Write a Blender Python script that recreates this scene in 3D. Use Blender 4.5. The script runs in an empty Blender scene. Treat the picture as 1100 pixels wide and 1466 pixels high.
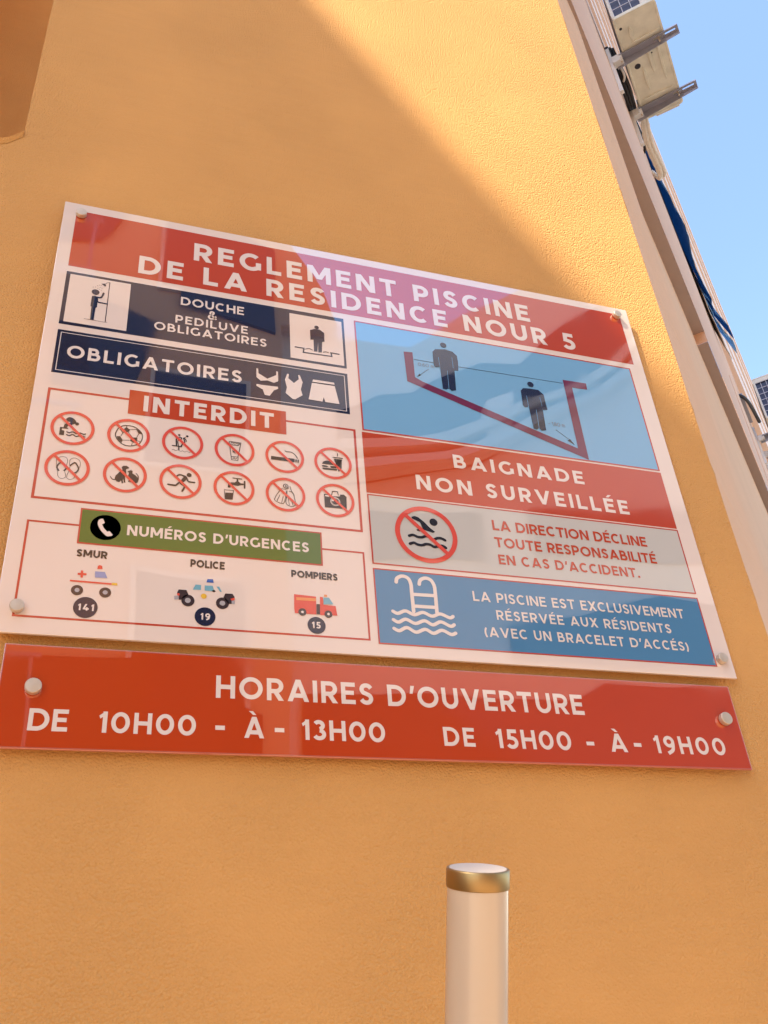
import bpy, bmesh, math, random
from mathutils import Vector, Matrix, geometry
from mathutils import noise as mnoise
random.seed(7)
R = math.radians
scene = bpy.context.scene
col = scene.collection

# ------------------------------------------------------------------ camera
SZ = 2.1                                   # height of the big sign's lower edge above the ground
CAM = Vector((0.11834, -1.22879, SZ - 0.58454))
RX = Vector((0.9498928, -0.3034346, -0.0750403))
RY = Vector((0.1060787, 0.5387608, -0.8357536))    # image down
RZ = Vector((0.2940254, 0.7859162, 0.5439530))     # forward
cam_d = bpy.data.cameras.new('camera')
cam = bpy.data.objects.new('camera', cam_d); col.objects.link(cam)
M = Matrix(((RX.x, -RY.x, -RZ.x, CAM.x), (RX.y, -RY.y, -RZ.y, CAM.y), (RX.z, -RY.z, -RZ.z, CAM.z), (0, 0, 0, 1)))
cam.matrix_world = M
cam_d.sensor_fit = 'HORIZONTAL'; cam_d.sensor_width = 36.0
cam_d.lens = 36.0 * 1326.57 / 1100.0
cam_d.clip_start = 0.02; cam_d.clip_end = 2000
scene.camera = cam

# ------------------------------------------------------------------ light
L = Vector((1.0, 0.60, -1.55)).normalized()        # direction the sunlight travels
sun_el = math.asin(-L.z); sun_az = math.atan2(-L.x, -L.y)   # azimuth from +Y towards +X
world = bpy.data.worlds.new('World'); scene.world = world; world.use_nodes = True
wn = world.node_tree; wn.nodes.clear()
sky = wn.nodes.new('ShaderNodeTexSky'); sky.sky_type = 'NISHITA'; sky.sun_disc = False
sky.sun_elevation = sun_el; sky.sun_rotation = sun_az
sky.air_density = 1.0; sky.dust_density = 0.8; sky.ozone_density = 1.0; sky.altitude = 0
bg = wn.nodes.new('ShaderNodeBackground'); bg.inputs['Strength'].default_value = 0.125
wo = wn.nodes.new('ShaderNodeOutputWorld')
wn.links.new(sky.outputs[0], bg.inputs[0]); wn.links.new(bg.outputs[0], wo.inputs[0])
sl = bpy.data.lights.new('sun', 'SUN'); sl.energy = 2.9; sl.angle = R(0.8); sl.color = (1.0, 0.90, 0.74)
so = bpy.data.objects.new('sun', sl); col.objects.link(so)
so.rotation_euler = L.to_track_quat('-Z', 'Y').to_euler(); so.location = (-10, -6, 20)
vs = scene.view_settings
vs.view_transform = 'Standard'; vs.look = 'None'; vs.gamma = 1; vs.use_curve_mapping = False
vs.exposure = 2.0
scene.render.engine = 'CYCLES'
scene.cycles.max_bounces = 10; scene.cycles.diffuse_bounces = 6

# ------------------------------------------------------------------ materials
def s2l(c):
    return tuple(((v/255)/12.92 if v/255 <= 0.04045 else (((v/255)+0.055)/1.055)**2.4) for v in c) + (1,)
def newmat(name):
    m = bpy.data.materials.new(name); m.use_nodes = True
    nt = m.node_tree; b = nt.nodes['Principled BSDF']
    return m, nt, b
def setin(b, **k):
    for n, v in k.items():
        n = n.replace('_', ' ')
        if n in b.inputs: b.inputs[n].default_value = v
def N(nt, t, **k):
    n = nt.nodes.new(t)
    for a, v in k.items(): setattr(n, a, v)
    return n
def simple(name, rgb, rough=0.5, metal=0.0, noise=0.06, nscale=30, bump=0.0, bscale=200, coat=0.0, **kw):
    m, nt, b = newmat(name)
    setin(b, Roughness=rough, Metallic=metal)
    b.inputs['Coat Weight'].default_value = coat
    b.inputs['Coat Roughness'].default_value = 0.03
    tc = N(nt, 'ShaderNodeTexCoord')
    nz = N(nt, 'ShaderNodeTexNoise'); nz.inputs['Scale'].default_value = nscale; nz.inputs['Detail'].default_value = 5
    nt.links.new(tc.outputs['Object'], nz.inputs['Vector'])
    mx = N(nt, 'ShaderNodeMix', data_type='RGBA')
    c = list(rgb[:3])
    mx.inputs[6].default_value = tuple(max(0, v*(1-noise)) for v in c) + (1,)
    mx.inputs[7].default_value = tuple(min(1, v*(1+noise)) for v in c) + (1,)
    nt.links.new(nz.outputs[0], mx.inputs[0]); nt.links.new(mx.outputs[2], b.inputs['Base Color'])
    if bump:
        n2 = N(nt, 'ShaderNodeTexNoise'); n2.inputs['Scale'].default_value = bscale; n2.inputs['Detail'].default_value = 3
        nt.links.new(tc.outputs['Object'], n2.inputs['Vector'])
        bp = N(nt, 'ShaderNodeBump'); bp.inputs['Strength'].default_value = bump; bp.inputs['Distance'].default_value = 0.002
        nt.links.new(n2.outputs[0], bp.inputs['Height']); nt.links.new(bp.outputs[0], b.inputs['Normal'])
    return m

def stucco(name, rgb, grain=400, strength=0.54, dist=0.0028, trowel=0.14, var=0.12):
    """painted render: sand grain, trowel drags, a few pits; colour mottling"""
    m, nt, b = newmat(name); setin(b, Roughness=0.86)
    b.inputs['Specular IOR Level'].default_value = 0.3
    tc = N(nt, 'ShaderNodeTexCoord'); O = tc.outputs['Object']
    def noise(scale, det=4, rough=0.55, vec=None, dist=0.0):
        n = N(nt, 'ShaderNodeTexNoise'); n.inputs['Scale'].default_value = scale; n.inputs['Detail'].default_value = det
        n.inputs['Roughness'].default_value = rough; n.inputs['Distortion'].default_value = dist
        nt.links.new(vec or O, n.inputs['Vector']); return n.outputs[0]
    def math_(op, a, b_=None, c=None):
        n = N(nt, 'ShaderNodeMath', operation=op)
        for i, v in enumerate((a, b_, c)):
            if v is None: continue
            if isinstance(v, (int, float)): n.inputs[i].default_value = v
            else: nt.links.new(v, n.inputs[i])
        return n.outputs[0]
    g1 = noise(grain*0.9, 2, 0.6); g2 = noise(grain*0.36, 3, 0.6)
    vo = N(nt, 'ShaderNodeTexVoronoi'); vo.inputs['Scale'].default_value = grain*0.72; nt.links.new(O, vo.inputs['Vector'])
    mp = N(nt, 'ShaderNodeMapping'); mp.inputs['Rotation'].default_value = (0, R(28), 0); mp.inputs['Scale'].default_value = (1, 1, 7)
    nt.links.new(O, mp.inputs['Vector'])
    tr = noise(9, 2, 0.5, vec=mp.outputs[0], dist=0.3)
    big = noise(3.2, 3, 0.5)
    h = math_('ADD', math_('MULTIPLY', g1, 0.5), math_('MULTIPLY', g2, 0.9))
    h = math_('SUBTRACT', h, math_('MULTIPLY', math_('POWER', vo.outputs[0], 1.5), 1.6))
    patch = N(nt, 'ShaderNodeMapRange'); nt.links.new(noise(2.1, 2), patch.inputs[0])
    patch.inputs[1].default_value = 0.38; patch.inputs[2].default_value = 0.62; patch.inputs[3].default_value = 0.45; patch.inputs[4].default_value = 1.1
    h = math_('MULTIPLY', h, patch.outputs[0])
    h = math_('ADD', h, math_('MULTIPLY', tr, trowel*3))
    h = math_('ADD', h, math_('MULTIPLY', big, 2.0))
    # sparse grains that stand out
    v2 = N(nt, 'ShaderNodeTexVoronoi'); v2.inputs['Scale'].default_value = 11; nt.links.new(O, v2.inputs['Vector'])
    pip = N(nt, 'ShaderNodeMapRange'); nt.links.new(v2.outputs[0], pip.inputs[0])
    pip.inputs[1].default_value = 0.0; pip.inputs[2].default_value = 0.035; pip.inputs[3].default_value = 2.2; pip.inputs[4].default_value = 0.0
    h = math_('ADD', h, pip.outputs[0])
    bp = N(nt, 'ShaderNodeBump'); bp.inputs['Strength'].default_value = strength; bp.inputs['Distance'].default_value = dist
    nt.links.new(h, bp.inputs['Height']); nt.links.new(bp.outputs[0], b.inputs['Normal'])
    mx = N(nt, 'ShaderNodeMix', data_type='RGBA')
    mx.inputs[6].default_value = tuple(v*(1-var*1.4) for v in rgb) + (1,); mx.inputs[7].default_value = tuple(min(1, v*(1+var)) for v in rgb) + (1,)
    fac = math_('ADD', math_('MULTIPLY', big, 0.8), math_('MULTIPLY', tr, 0.2))
    nt.links.new(fac, mx.inputs[0]); nt.links.new(mx.outputs[2], b.inputs['Base Color'])
    return m

OCHRE = (0.67, 0.35, 0.108)
MW = stucco('ochre_stucco', OCHRE)
MF = stucco('facade_stucco', (0.74, 0.475, 0.32), grain=60, strength=0.25, trowel=0.2, var=0.06)
MP = stucco('peach_stucco', (0.82, 0.51, 0.29), grain=90, strength=0.35, trowel=0.2, var=0.06)
MMO = simple('moulding_paint', (0.80, 0.63, 0.54), 0.8, noise=0.08, nscale=14)
MO = stucco('opposite_stucco', (0.70, 0.44, 0.24), grain=20, strength=0.1, trowel=0.2, var=0.06)
MPALE = simple('pale_render', (0.80, 0.70, 0.58), 0.8)
MCR = simple('cream_paint', (0.66, 0.60, 0.50), 0.7, bump=0.1, bscale=40)
MWIN = simple('dark_window_glass', (0.03, 0.035, 0.04), 0.08, noise=0.1)
MDECK = simple('terracotta_deck', (0.45, 0.295, 0.175), 0.7, noise=0.15, nscale=4)
MCUT = simple('bounce_cut_dark', (0.10, 0.10, 0.10), 0.9, noise=0.2, nscale=3)  # for the added strip that dims ground bounce under the facade
MEARTH = simple('beige_ground', (0.34, 0.28, 0.20), 0.9, noise=0.15, nscale=0.6)

def ink(name, rgb, rough=0.28):
    """print seen under a polished acrylic face"""
    m, nt, b = newmat(name)
    b.inputs['Roughness'].default_value = rough
    b.inputs['Specular IOR Level'].default_value = 0.2
    b.inputs['Coat Weight'].default_value = 1.0; b.inputs['Coat Roughness'].default_value = 0.004
    b.inputs['Coat IOR'].default_value = COAT
    tc = N(nt, 'ShaderNodeTexCoord')
    nz = N(nt, 'ShaderNodeTexNoise'); nz.inputs['Scale'].default_value = 7; nz.inputs['Detail'].default_value = 6
    nt.links.new(tc.outputs['Object'], nz.inputs['Vector'])
    mx = N(nt, 'ShaderNodeMix', data_type='RGBA')
    mx.inputs[6].default_value = tuple(v*0.96 for v in rgb) + (1,); mx.inputs[7].default_value = tuple(min(1, v*1.03) for v in rgb) + (1,)
    nt.links.new(nz.outputs[0], mx.inputs[0]); nt.links.new(mx.outputs[2], b.inputs['Base Color'])
    sm = N(nt, 'ShaderNodeTexNoise'); sm.inputs['Scale'].default_value = 4.5; sm.inputs['Detail'].default_value = 8; sm.inputs['Distortion'].default_value = 1.2
    nt.links.new(tc.outputs['Object'], sm.inputs['Vector'])
    mr = N(nt, 'ShaderNodeMapRange'); mr.inputs[1].default_value = 0.5; mr.inputs[2].default_value = 0.75; mr.inputs[3].default_value = 0.004; mr.inputs[4].default_value = 0.09
    nt.links.new(sm.outputs[0], mr.inputs[0]); nt.links.new(mr.outputs[0], b.inputs['Coat Roughness'])
    # the acrylic is never perfectly flat: a very slow ripple bends the reflections
    n2 = N(nt, 'ShaderNodeTexNoise'); n2.inputs['Scale'].default_value = 3.0; n2.inputs['Detail'].default_value = 1
    nt.links.new(tc.outputs['Object'], n2.inputs['Vector'])
    bp = N(nt, 'ShaderNodeBump'); bp.inputs['Strength'].default_value = 0.25; bp.inputs['Distance'].default_value = 0.006
    nt.links.new(n2.outputs[0], bp.inputs['Height']); nt.links.new(bp.outputs[0], b.inputs['Coat Normal'])
    return m
COAT = 2.5
PM = {
 'board_white': ink('board_white', (0.88, 0.73, 0.62)),
 'print_white': ink('print_white', (0.88, 0.75, 0.65)),
 'print_red': ink('print_red', (0.55, 0.052, 0.002)),
 'print_line': ink('print_line_red', (0.55, 0.06, 0.03)),
 'print_navy': ink('print_navy', (0.008, 0.012, 0.045)),
 'ink': ink('print_black', (0.018, 0.014, 0.016)),
 'print_green': ink('print_green', (0.085, 0.165, 0.012)),
 'print_sky': ink('print_sky_blue', (0.20, 0.46, 0.70)),
 'print_blue': ink('print_blue', (0.05, 0.13, 0.45)),
 'print_pool': ink('print_pool_blue', (0.08, 0.24, 0.42)),
 'print_pale': ink('print_pale_grey', (0.62, 0.59, 0.52)),
 'print_maroon': ink('print_maroon', (0.17, 0.012, 0.055)),
 'print_grey': ink('print_grey', (0.22, 0.21, 0.22)),
 'print_signal': ink('print_signal_red', (0.78, 0.085, 0.05)),
 'print_lilac': ink('print_lilac', (0.30, 0.34, 0.58)),
 'print_cyan': ink('print_cyan', (0.20, 0.46, 0.55)),
 'print_yellow': ink('print_yellow', (0.85, 0.52, 0.05)),
 'print_orange': ink('print_orange', (0.90, 0.33, 0.10)),
 'print_brown': ink('print_brown', (0.05, 0.03, 0.032)),
 'print_hub': ink('print_hub_grey', (0.45,0.42,0.42)),
 'edge_red': ink('acrylic_edge_red', (0.55, 0.13, 0.08)),
}
MSTEEL = simple('brushed_steel', (0.66, 0.54, 0.40), 0.5, 0.7, noise=0.12, nscale=90)
MGALV = simple('galvanised_bracket', (0.36, 0.36, 0.42), 0.5, 0.5, noise=0.15, nscale=12)
MWP = simple('white_plastic', (0.72, 0.72, 0.72), 0.4)
MPAN = simple('base_pan_paint', (0.70, 0.69, 0.58), 0.5, noise=0.30, nscale=11, bump=0.2, bscale=12)
MCASE = simple('casing_paint', (0.66, 0.62, 0.54), 0.45, noise=0.08)
MCOIL = simple('coil_fins', (0.035, 0.045, 0.09), 0.5, 0.3)
MWIRE = simple('grille_wire', (0.50, 0.50, 0.56), 0.4)
MBLK = simple('black_rubber', (0.02, 0.02, 0.028), 0.5)
MTAPE = simple('pipe_wrap_tape', (0.78, 0.74, 0.66), 0.6, noise=0.2, nscale=60, bump=0.5, bscale=120)
MCLB = simple('dark_blue_cloth', (0.07, 0.20, 0.40), 0.85, noise=0.2, nscale=6)
MCLL = simple('light_blue_cloth', (0.28, 0.50, 0.72), 0.85, noise=0.2, nscale=6)
def translucent(m, rgb):
    nt = m.node_tree; b = nt.nodes['Principled BSDF']; t = N(nt, 'ShaderNodeBsdfTranslucent'); t.inputs[0].default_value = (*rgb, 1)
    mx = N(nt, 'ShaderNodeMixShader'); mx.inputs[0].default_value = 0.5; o = nt.nodes['Material Output']
    nt.links.new(b.outputs[0], mx.inputs[1]); nt.links.new(t.outputs[0], mx.inputs[2]); nt.links.new(mx.outputs[0], o.inputs[0])
translucent(MCLB, (0.10, 0.27, 0.50)); translucent(MCLL, (0.35, 0.58, 0.80))
MSOF = stucco('shaded_soffit', (0.42, 0.33, 0.30), grain=60, strength=0.2, trowel=0.2, var=0.05)  # darker than the facade paint: underside shade put into the colour
MCLW = simple('white_cloth_edge', (0.6, 0.6, 0.6), 0.85)

# ------------------------------------------------------------------ helpers
def mesh_obj(name, verts, faces, mat, parent=None, mats=None, fm=None, smooth=False):
    me = bpy.data.meshes.new(name)
    me.from_pydata([tuple(v) for v in verts], [], faces)
    for m in (mats or [mat]): me.materials.append(m)
    if fm:
        for p, i in zip(me.polygons, fm): p.material_index = i
    if smooth:
        for p in me.polygons: p.use_smooth = True
    me.update()
    o = bpy.data.objects.new(name, me); col.objects.link(o)
    if parent is not None: o.parent = parent
    return o
class MB:
    def __init__(s): s.v = []; s.f = []
    def box(s, x0, x1, y0, y1, z0, z1, T=None):
        i = len(s.v)
        pts = [Vector((x, y, z)) for z in (z0, z1) for y in (y0, y1) for x in (x0, x1)]
        s.v += [T(p) if T else p for p in pts]
        s.f += [(i, i+2, i+3, i+1), (i+4, i+5, i+7, i+6), (i, i+1, i+5, i+4), (i+2, i+6, i+7, i+3), (i, i+4, i+6, i+2), (i+1, i+3, i+7, i+5)]
        return s
    def quad(s, *p):
        i = len(s.v); s.v += [Vector(q) for q in p]; s.f.append(tuple(range(i, i+len(p)))); return s
    def tube(s, pts, r, n=10, cap=True):
        pts = [Vector(p) for p in pts]; rings = []
        up = None
        for k, p in enumerate(pts):
            d = (pts[min(k+1, len(pts)-1)] - pts[max(k-1, 0)]).normalized()
            if up is None:
                up = Vector((0, 0, 1)) if abs(d.z) < 0.9 else Vector((1, 0, 0))
            a = d.cross(up).normalized(); b = a.cross(d).normalized(); up = b
            rr = r[k] if isinstance(r, (list, tuple)) else r
            i = len(s.v); rings.append(i)
            for j in range(n):
                t = 2*math.pi*j/n; s.v.append(p + a*math.cos(t)*rr + b*math.sin(t)*rr)
        for k in range(len(pts)-1):
            for j in range(n):
                j2 = (j+1) % n
                s.f.append((rings[k]+j, rings[k]+j2, rings[k+1]+j2, rings[k+1]+j))
        if cap:
            s.f.append(tuple(rings[0]+j for j in range(n))[::-1]); s.f.append(tuple(rings[-1]+j for j in range(n)))
        return s
    def build(s, name, mat, parent=None, bevel=0, smooth=False):
        o = mesh_obj(name, s.v, s.f, mat, parent, smooth=smooth)
        bm = bmesh.new(); bm.from_mesh(o.data); bmesh.ops.recalc_face_normals(bm, faces=bm.faces)
        if bevel: bmesh.ops.bevel(bm, geom=list(bm.edges), offset=bevel, segments=2, affect='EDGES', profile=0.5)
        bm.to_mesh(o.data); bm.free()
        return o
def tag(o, label=None, cat=None, group=None, kind=None):
    if label: o['label'] = label
    if cat: o['category'] = cat
    if group: o['group'] = group
    if kind: o['kind'] = kind
    return o
def empty(name, loc=(0, 0, 0), label=None, cat=None, group=None, kind=None):
    o = bpy.data.objects.new(name, None); col.objects.link(o); o.location = loc; o.empty_display_size = 0.05
    return tag(o, label, cat, group, kind)
def under(parent, o):
    o.parent = parent; o.matrix_parent_inverse = Matrix.Translation(parent.location).inverted(); return o
def catmull(p, closed=False, k=6):
    n = len(p); o = []
    if n < 3: return list(p)
    rng = range(n) if closed else range(n-1)
    for i in rng:
        g = (lambda j: p[j % n]) if closed else (lambda j: p[max(0, min(n-1, j))])
        a, b, c, d = g(i-1), g(i), g(i+1), g(i+2)
        for s in range(k):
            t = s/k
            o.append(tuple(0.5*((2*b[q]) + (-a[q]+c[q])*t + (2*a[q]-5*b[q]+4*c[q]-d[q])*t*t + (-a[q]+3*b[q]-3*c[q]+d[q])*t**3) for q in (0, 1)))
    if not closed: o.append(p[-1])
    return o

# ------------------------------------------------------------------ building
# facade frame: u runs along the oblique facade, n points out of it, h is height above eye level
AZ = R(42.5)
UU = Vector((math.cos(AZ), math.sin(AZ), 0)); NN = Vector((math.sin(AZ), -math.cos(AZ), 0))
def F(n, u, h): return CAM + NN*n + UU*u + Vector((0, 0, h))
GH = -CAM.z+0.02
WY = 0.018                                     # plane of the sign wall
CX = 1.3126                                    # its right-hand corner
TOP = 12.6
building = empty('apartment_building', (0, 0.5, 0), 'ochre rendered apartment block carrying the pool signs, its oblique pink facade on the right', 'building')
NX0, NX1, NZ0, NZ1, ND = -0.80, -0.098, SZ+1.052, SZ+4.6, 0.80   # recess in the wall
X0 = -4.2
Fb = F(-0.1022, 2.2, 0)
FX0, FZ0, FX1 = -3.0, 0.0, CX
# a fine grid round the visible part keeps the hand-trowelled arris uneven
v = []; f = []
def q(*p):
    i = len(v); v.extend(p); f.append(tuple(range(i, i+len(p))))
def W3(x, z, y=WY): return Vector((x, y, z))
cz = 0.036
def strip(x0, x1, z0, z1): q(W3(x0, z0), W3(x1, z0), W3(x1, z1), W3(x0, z1))
strip(X0, CX, 0, NZ0-0.006); strip(X0, NX0, NZ0-0.006, TOP); strip(NX0, CX, NZ1, TOP); strip(NX1, CX, NZ0-0.006, NZ1)
wall = mesh_obj('sign_wall', v, f, MW); under(building, wall)
# recess: lower lip uneven like the photographed plaster, jambs square, back wall
rb = MB()
lip = []
for i in range(61):
    x = NX0+(NX1-NX0)*i/60
    e = 0.006*mnoise.noise(Vector((x*9, 3, 0)))+0.003*mnoise.noise(Vector((x*40, 1, 0)))
    if x > NX1-0.03: e += 0.036*((x-(NX1-0.03))/0.03)
    lip.append((x, NZ0+e))
for (xa, za), (xb, zb) in zip(lip, lip[1:]):
    rb.quad((xa, WY, NZ0-0.006), (xb, WY, NZ0-0.006), (xb, WY, zb), (xa, WY, za))
    rb.quad((xa, WY, za), (xb, WY, zb), (xb, WY-0.006, zb-0.004), (xa, WY-0.006, za-0.004))
    rb.quad((xa, WY-0.006, za-0.004), (xb, WY-0.006, zb-0.004), (xb, WY-0.001, zb-0.016), (xa, WY-0.001, za-0.016))
    rb.quad((xa, WY, za), (xb, WY, zb), (xb, WY+ND, NZ0), (xa, WY+ND, NZ0))
lipo = rb.build('recess_sill', MW); under(building, lipo)
rb = MB(); rb.quad((NX0, WY+ND, NZ0), (NX1+.02, WY+ND, NZ0), (NX1+.02, WY+ND, NZ1), (NX0, WY+ND, NZ1))
under(building, rb.build('recess_back', MW))
rb = MB(); rb.quad((NX0, WY, NZ0), (NX0, WY+ND, NZ0), (NX0, WY+ND, NZ1), (NX0, WY, NZ1)); under(building, rb.build('recess_jamb', MW))
rb = MB(); rb.quad((NX1, WY, NZ0), (NX1, WY+ND, NZ0), (NX1, WY+ND, NZ1), (NX1, WY, NZ1))
under(building, rb.build('recess_jamb', MW))
rb = MB(); rb.quad((NX0, WY, NZ1), (NX1, WY, NZ1), (NX1, WY+ND, NZ1), (NX0, WY+ND, NZ1)); under(building, rb.build('recess_head', MW))
# shallow pier between the corner and the oblique facade, its front arris hand trowelled
pb = MB(); ab = MB(); n_ = 520; prev = None
for i in range(n_+1):
    z = TOP*i/n_
    e = 0.0050*mnoise.noise(Vector((0, 0, z*6)))+0.0034*mnoise.noise(Vector((0, 5, z*29)))+0.0016*mnoise.noise(Vector((0, 9, z*90)))
    a = Vector((CX, WY, z)); a2 = Vector((CX+0.004+e, WY+0.004, z)); b = Vector((Fb.x, Fb.y, z))
    c = F(-0.30, 2.24, 0); c.z = z
    cur = (a, a2, b, c)
    if prev:
        ab.quad(prev[0], prev[1], cur[1], cur[0])
        for k in (1, 2): pb.quad(prev[k], prev[k+1], cur[k+1], cur[k])
    prev = cur
pier = pb.build('corner_pier', MP); under(building, pier)
under(building, ab.build('rough_arris', MW))
# oblique facade as a stepped profile
def extrude(name, prof, u0, u1, mat, drift=0.0, segs=1, cap0=True):
    """prof: list of (n, h); drift turns the upper mouldings slightly"""
    b = MB()
    def pt(nh, u): return F(nh[0] + (drift*(max(u, 9.5)-9.5) if nh[1] > 8.4 else 0), u, nh[1])
    for s in range(segs):
        ua = u0+(u1-u0)*s/segs; ub = u0+(u1-u0)*(s+1)/segs
        for p, r_ in zip(prof, prof[1:]): b.quad(pt(p, ua), pt(r_, ua), pt(r_, ub), pt(p, ub))
    for u in ((u0, u1) if cap0 else ()):
        b.quad(*[pt(p, u) for p in prof]+[pt((-3, prof[-1][1]), u), pt((-3, prof[0][1]), u)])
    o = mesh_obj(name, b.v, b.f, mat); under(building, o); return o
TN = -0.150
extrude('lower_wall', [(TN, -CAM.z), (TN, 3.46)], 2.215, 26, MP, cap0=False)
extrude('upper_wall', [(-0.0915, 3.462), (-0.092, 3.47), (-0.092, 8.5)], 1.95, 4.23, MF)
extrude('soffit', [(TN-.02, 3.4615), (-0.0925, 3.4615)], 1.95, 4.23, MSOF, cap0=False)
extrude('soffit', [(TN-.02, 3.3845), (-0.0925, 3.3845)], 4.23, 26, MSOF, cap0=False)
extrude('upper_wall', [(-0.0915, 3.385), (-0.092, 3.395), (-0.092, 8.5)], 4.23, 26, MF)
cor = [[(-0.2, 8.5), (-0.070, 8.5), (-0.066, 8.53), (-0.066, 9.4)],
       [(-0.2, 9.4), (-0.050, 9.4), (-0.044, 9.45), (-0.042, 10.1)],
       [(-0.2, 10.1), (-0.016, 10.1), (-0.012, 10.14), (-0.010, 10.6)],
       [(-0.2, 10.6), (0.012, 10.6), (0.016, 10.64), (0.016, 10.9)],
       [(-0.2, 10.9), (0.034, 10.9), (0.038, 10.93), (0.038, 11.1), (-0.2, 11.1)]]
for c_ in cor: extrude('cornice_moulding', c_, 1.95, 30, MMO, drift=0.0195, segs=8)
# body behind, so that the block is solid from other sides
rb = MB(); rb.box(-9, 0.9, 1.3, 9, 0, TOP); under(building, rb.build('rear_block', MF))
rb = MB(); rb.quad((X0-7, WY, TOP), (CX, WY, TOP), (CX, 3, TOP), (X0-7, 3, TOP)); under(building, rb.build('roof', MF))
# shallow sill band low on the upper wall, further along
extrude('string_course', [(-0.093, 4.35), (-0.0875, 4.352), (-0.0875, 5.6), (-0.093, 5.61)], 7.6, 24, MF)

# ------------------------------------------------------------------ ground and neighbours
g = MB(); g.quad((-300, -300, 0), (300, -300, 0), (300, 300, 0), (-300, 300, 0)); tag(g.build('ground', MEARTH), kind='structure')
dk = MB(); dk.quad((-6, -7.6, 0.006), (14, -7.6, 0.006), (14, 0.018, 0.006), (-6, 0.018, 0.006)); tag(dk.build('pool_deck', MDECK), kind='structure')
pv = MB(); pv.quad(F(0.25, 2.0, GH-.02+.012), F(6.5, 2.0, GH-.02+.012), F(6.5, 30, GH-.02+.012), F(-.16, 30, GH-.02+.012), F(-.16, 2.0, GH-.02+.012))  # unseen dark strip added to cut ground bounce onto the soffits
tag(pv.build('bounce_cut_strip', MCUT), kind='structure')

# unseen wing, added and sized so its roof edge shades the sign wall
WX = -4.2
WT = SZ + 1.918 + 1.55*(0.493-WX)
wing = empty('shading_wing', (-5, -1.7, 0), 'unseen ochre wing added outside the left edge to shade the sign wall', 'building')
b = MB(); b.box(-7.5, WX, -3.45, WY-0.001, 0, WT); under(wing, b.build('wing_wall', MW))
for k in range(2):
    b = MB(); b.box(WX-.06, WX+.03, -2.1, -0.9, 1.0+3*k, 2.3+3*k); wf = b.build('window', MCR); under(wing, wf)
    b = MB(); b.box(WX+.03, WX+.038, -2.03, -.97, 1.07+3*k, 2.23+3*k); p_ = b.build('pane', MWIN); p_.parent = wf

# block across the pool court: seen only as the reflection in the polished signs
OY = -8.0
ob = empty('facing_block', (4, OY-2, 0), 'apartment block across the court, mirrored in the glossy pool sign', 'building')
b = MB(); b.box(-2.5, 2.3, -10.5, OY, 0, 13.4); under(ob, b.build('wall', MO))
b = MB(); b.box(-2.6, 2.4, OY-.3, OY+.12, 13.4, 13.7); under(ob, b.build('parapet', MCR))
for k in range(4):
    z = 2.2+3.0*k
    for x in (0.6,):
        b = MB(); b.box(x-.06, x+1.26, OY, OY+.05, z-.06, z+1.56); fr = b.build('window', MCR); under(ob, fr)
        b = MB(); b.box(x, x+1.2, OY+.05, OY+.056, z, z+1.5); pn = b.build('pane', MWIN); pn.parent = fr
    b = MB(); b.box(-2.5, -0.2, OY, OY+.9, z-1.0, z-.85); sb_ = b.build('balcony', MCR); under(ob, sb_)
    for i in range(6):
        b = MB(); b.box(-2.5+i*.44, -2.47+i*.44, OY+.86, OY+.89, z-.85, z+.1); r_ = b.build('baluster', MGALV); r_.parent = sb_
    b = MB(); b.box(-2.5, -.2, OY+.85, OY+.9, z+.1, z+.14); r_ = b.build('handrail', MGALV); r_.parent = sb_
# added unseen block: pale and dark shapes set out to make the sign's reflections
rampb = empty('reflection_block', (6, -9, 0), 'added unseen block with pale and dark shapes laid out for the pool sign reflections', 'building')
def slab(name, pts, y0, y1, mat, parent):
    b = MB(); t = geometry.tessellate_polygon([[Vector((p[0], p[1], 0)) for p in pts]]); n = len(pts)
    for (x, z) in pts: b.v.append(Vector((x, y1, z)))
    for (x, z) in pts: b.v.append(Vector((x, y0, z)))
    for a in t: b.f.append(tuple(a)); b.f.append(tuple(n+k for k in a)[::-1])
    for k in range(n): b.f.append((k, (k+1) % n, n+(k+1) % n, n+k))
    o_ = b.build(name, mat); under(parent, o_); return o_
slab('wall', [(2.32, 0), (11.5, 0), (11.5, 16.6), (5.6, 12.2), (4.3, 11.15), (2.32, 11.1)], -9.4, -8.3, MPALE, rampb)
slab('reflected_dark_sweep', [(3.1, 8.5), (4.1, 8.75), (5.2, 9.15), (6.47, 10.0), (7.94, 11.15), (8.8, 12.0), (11.3, 14.2), (11.3, 15.6), (7.3, 12.35), (6.1, 11.2), (5.5, 11.08), (4.27, 10.15), (3.7, 10.05), (3.1, 9.7)], -8.298, -8.24, MWIN, rampb)  # dark sweep shaped to keep this zone of the reflection dark
slab('reflected_pale_shape', [(5.2, 9.2), (5.64, 9.5), (5.72, 10.25), (5.3, 10.0)], -8.238, -8.0, MPALE, rampb)  # pale piece added for a light patch in the reflection
for dz, wz in ((0.42, 0.13), (0.12, 0.12)):
    lo = [(3.0, 8.35), (4.1, 8.62), (5.2, 9.05), (6.47, 9.85), (7.94, 11.0), (9.2, 12.3), (10.4, 13.7)]; lo = catmull(lo, False, 5)
    slab('balustrade', [(x, z+dz) for x, z in lo]+[(x, z+dz+wz*(1+.05*x)) for x, z in lo[::-1]], -8.23, -7.9, MCR, rampb)
slab('reflected_dark_shape', [(5.85, 7.7), (9.2, 7.9), (9.2, 8.75), (5.85, 8.45)], -8.298, -8.25, MWIN, rampb)  # these dark shapes are added to darken parts of the signs' reflections
slab('reflected_dark_shape', [(5.2, 6.1), (9.6, 6.1), (9.6, 7.1), (7.6, 7.15), (6.2, 6.75), (5.2, 6.5)], -8.298, -8.25, MWIN, rampb)
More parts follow.
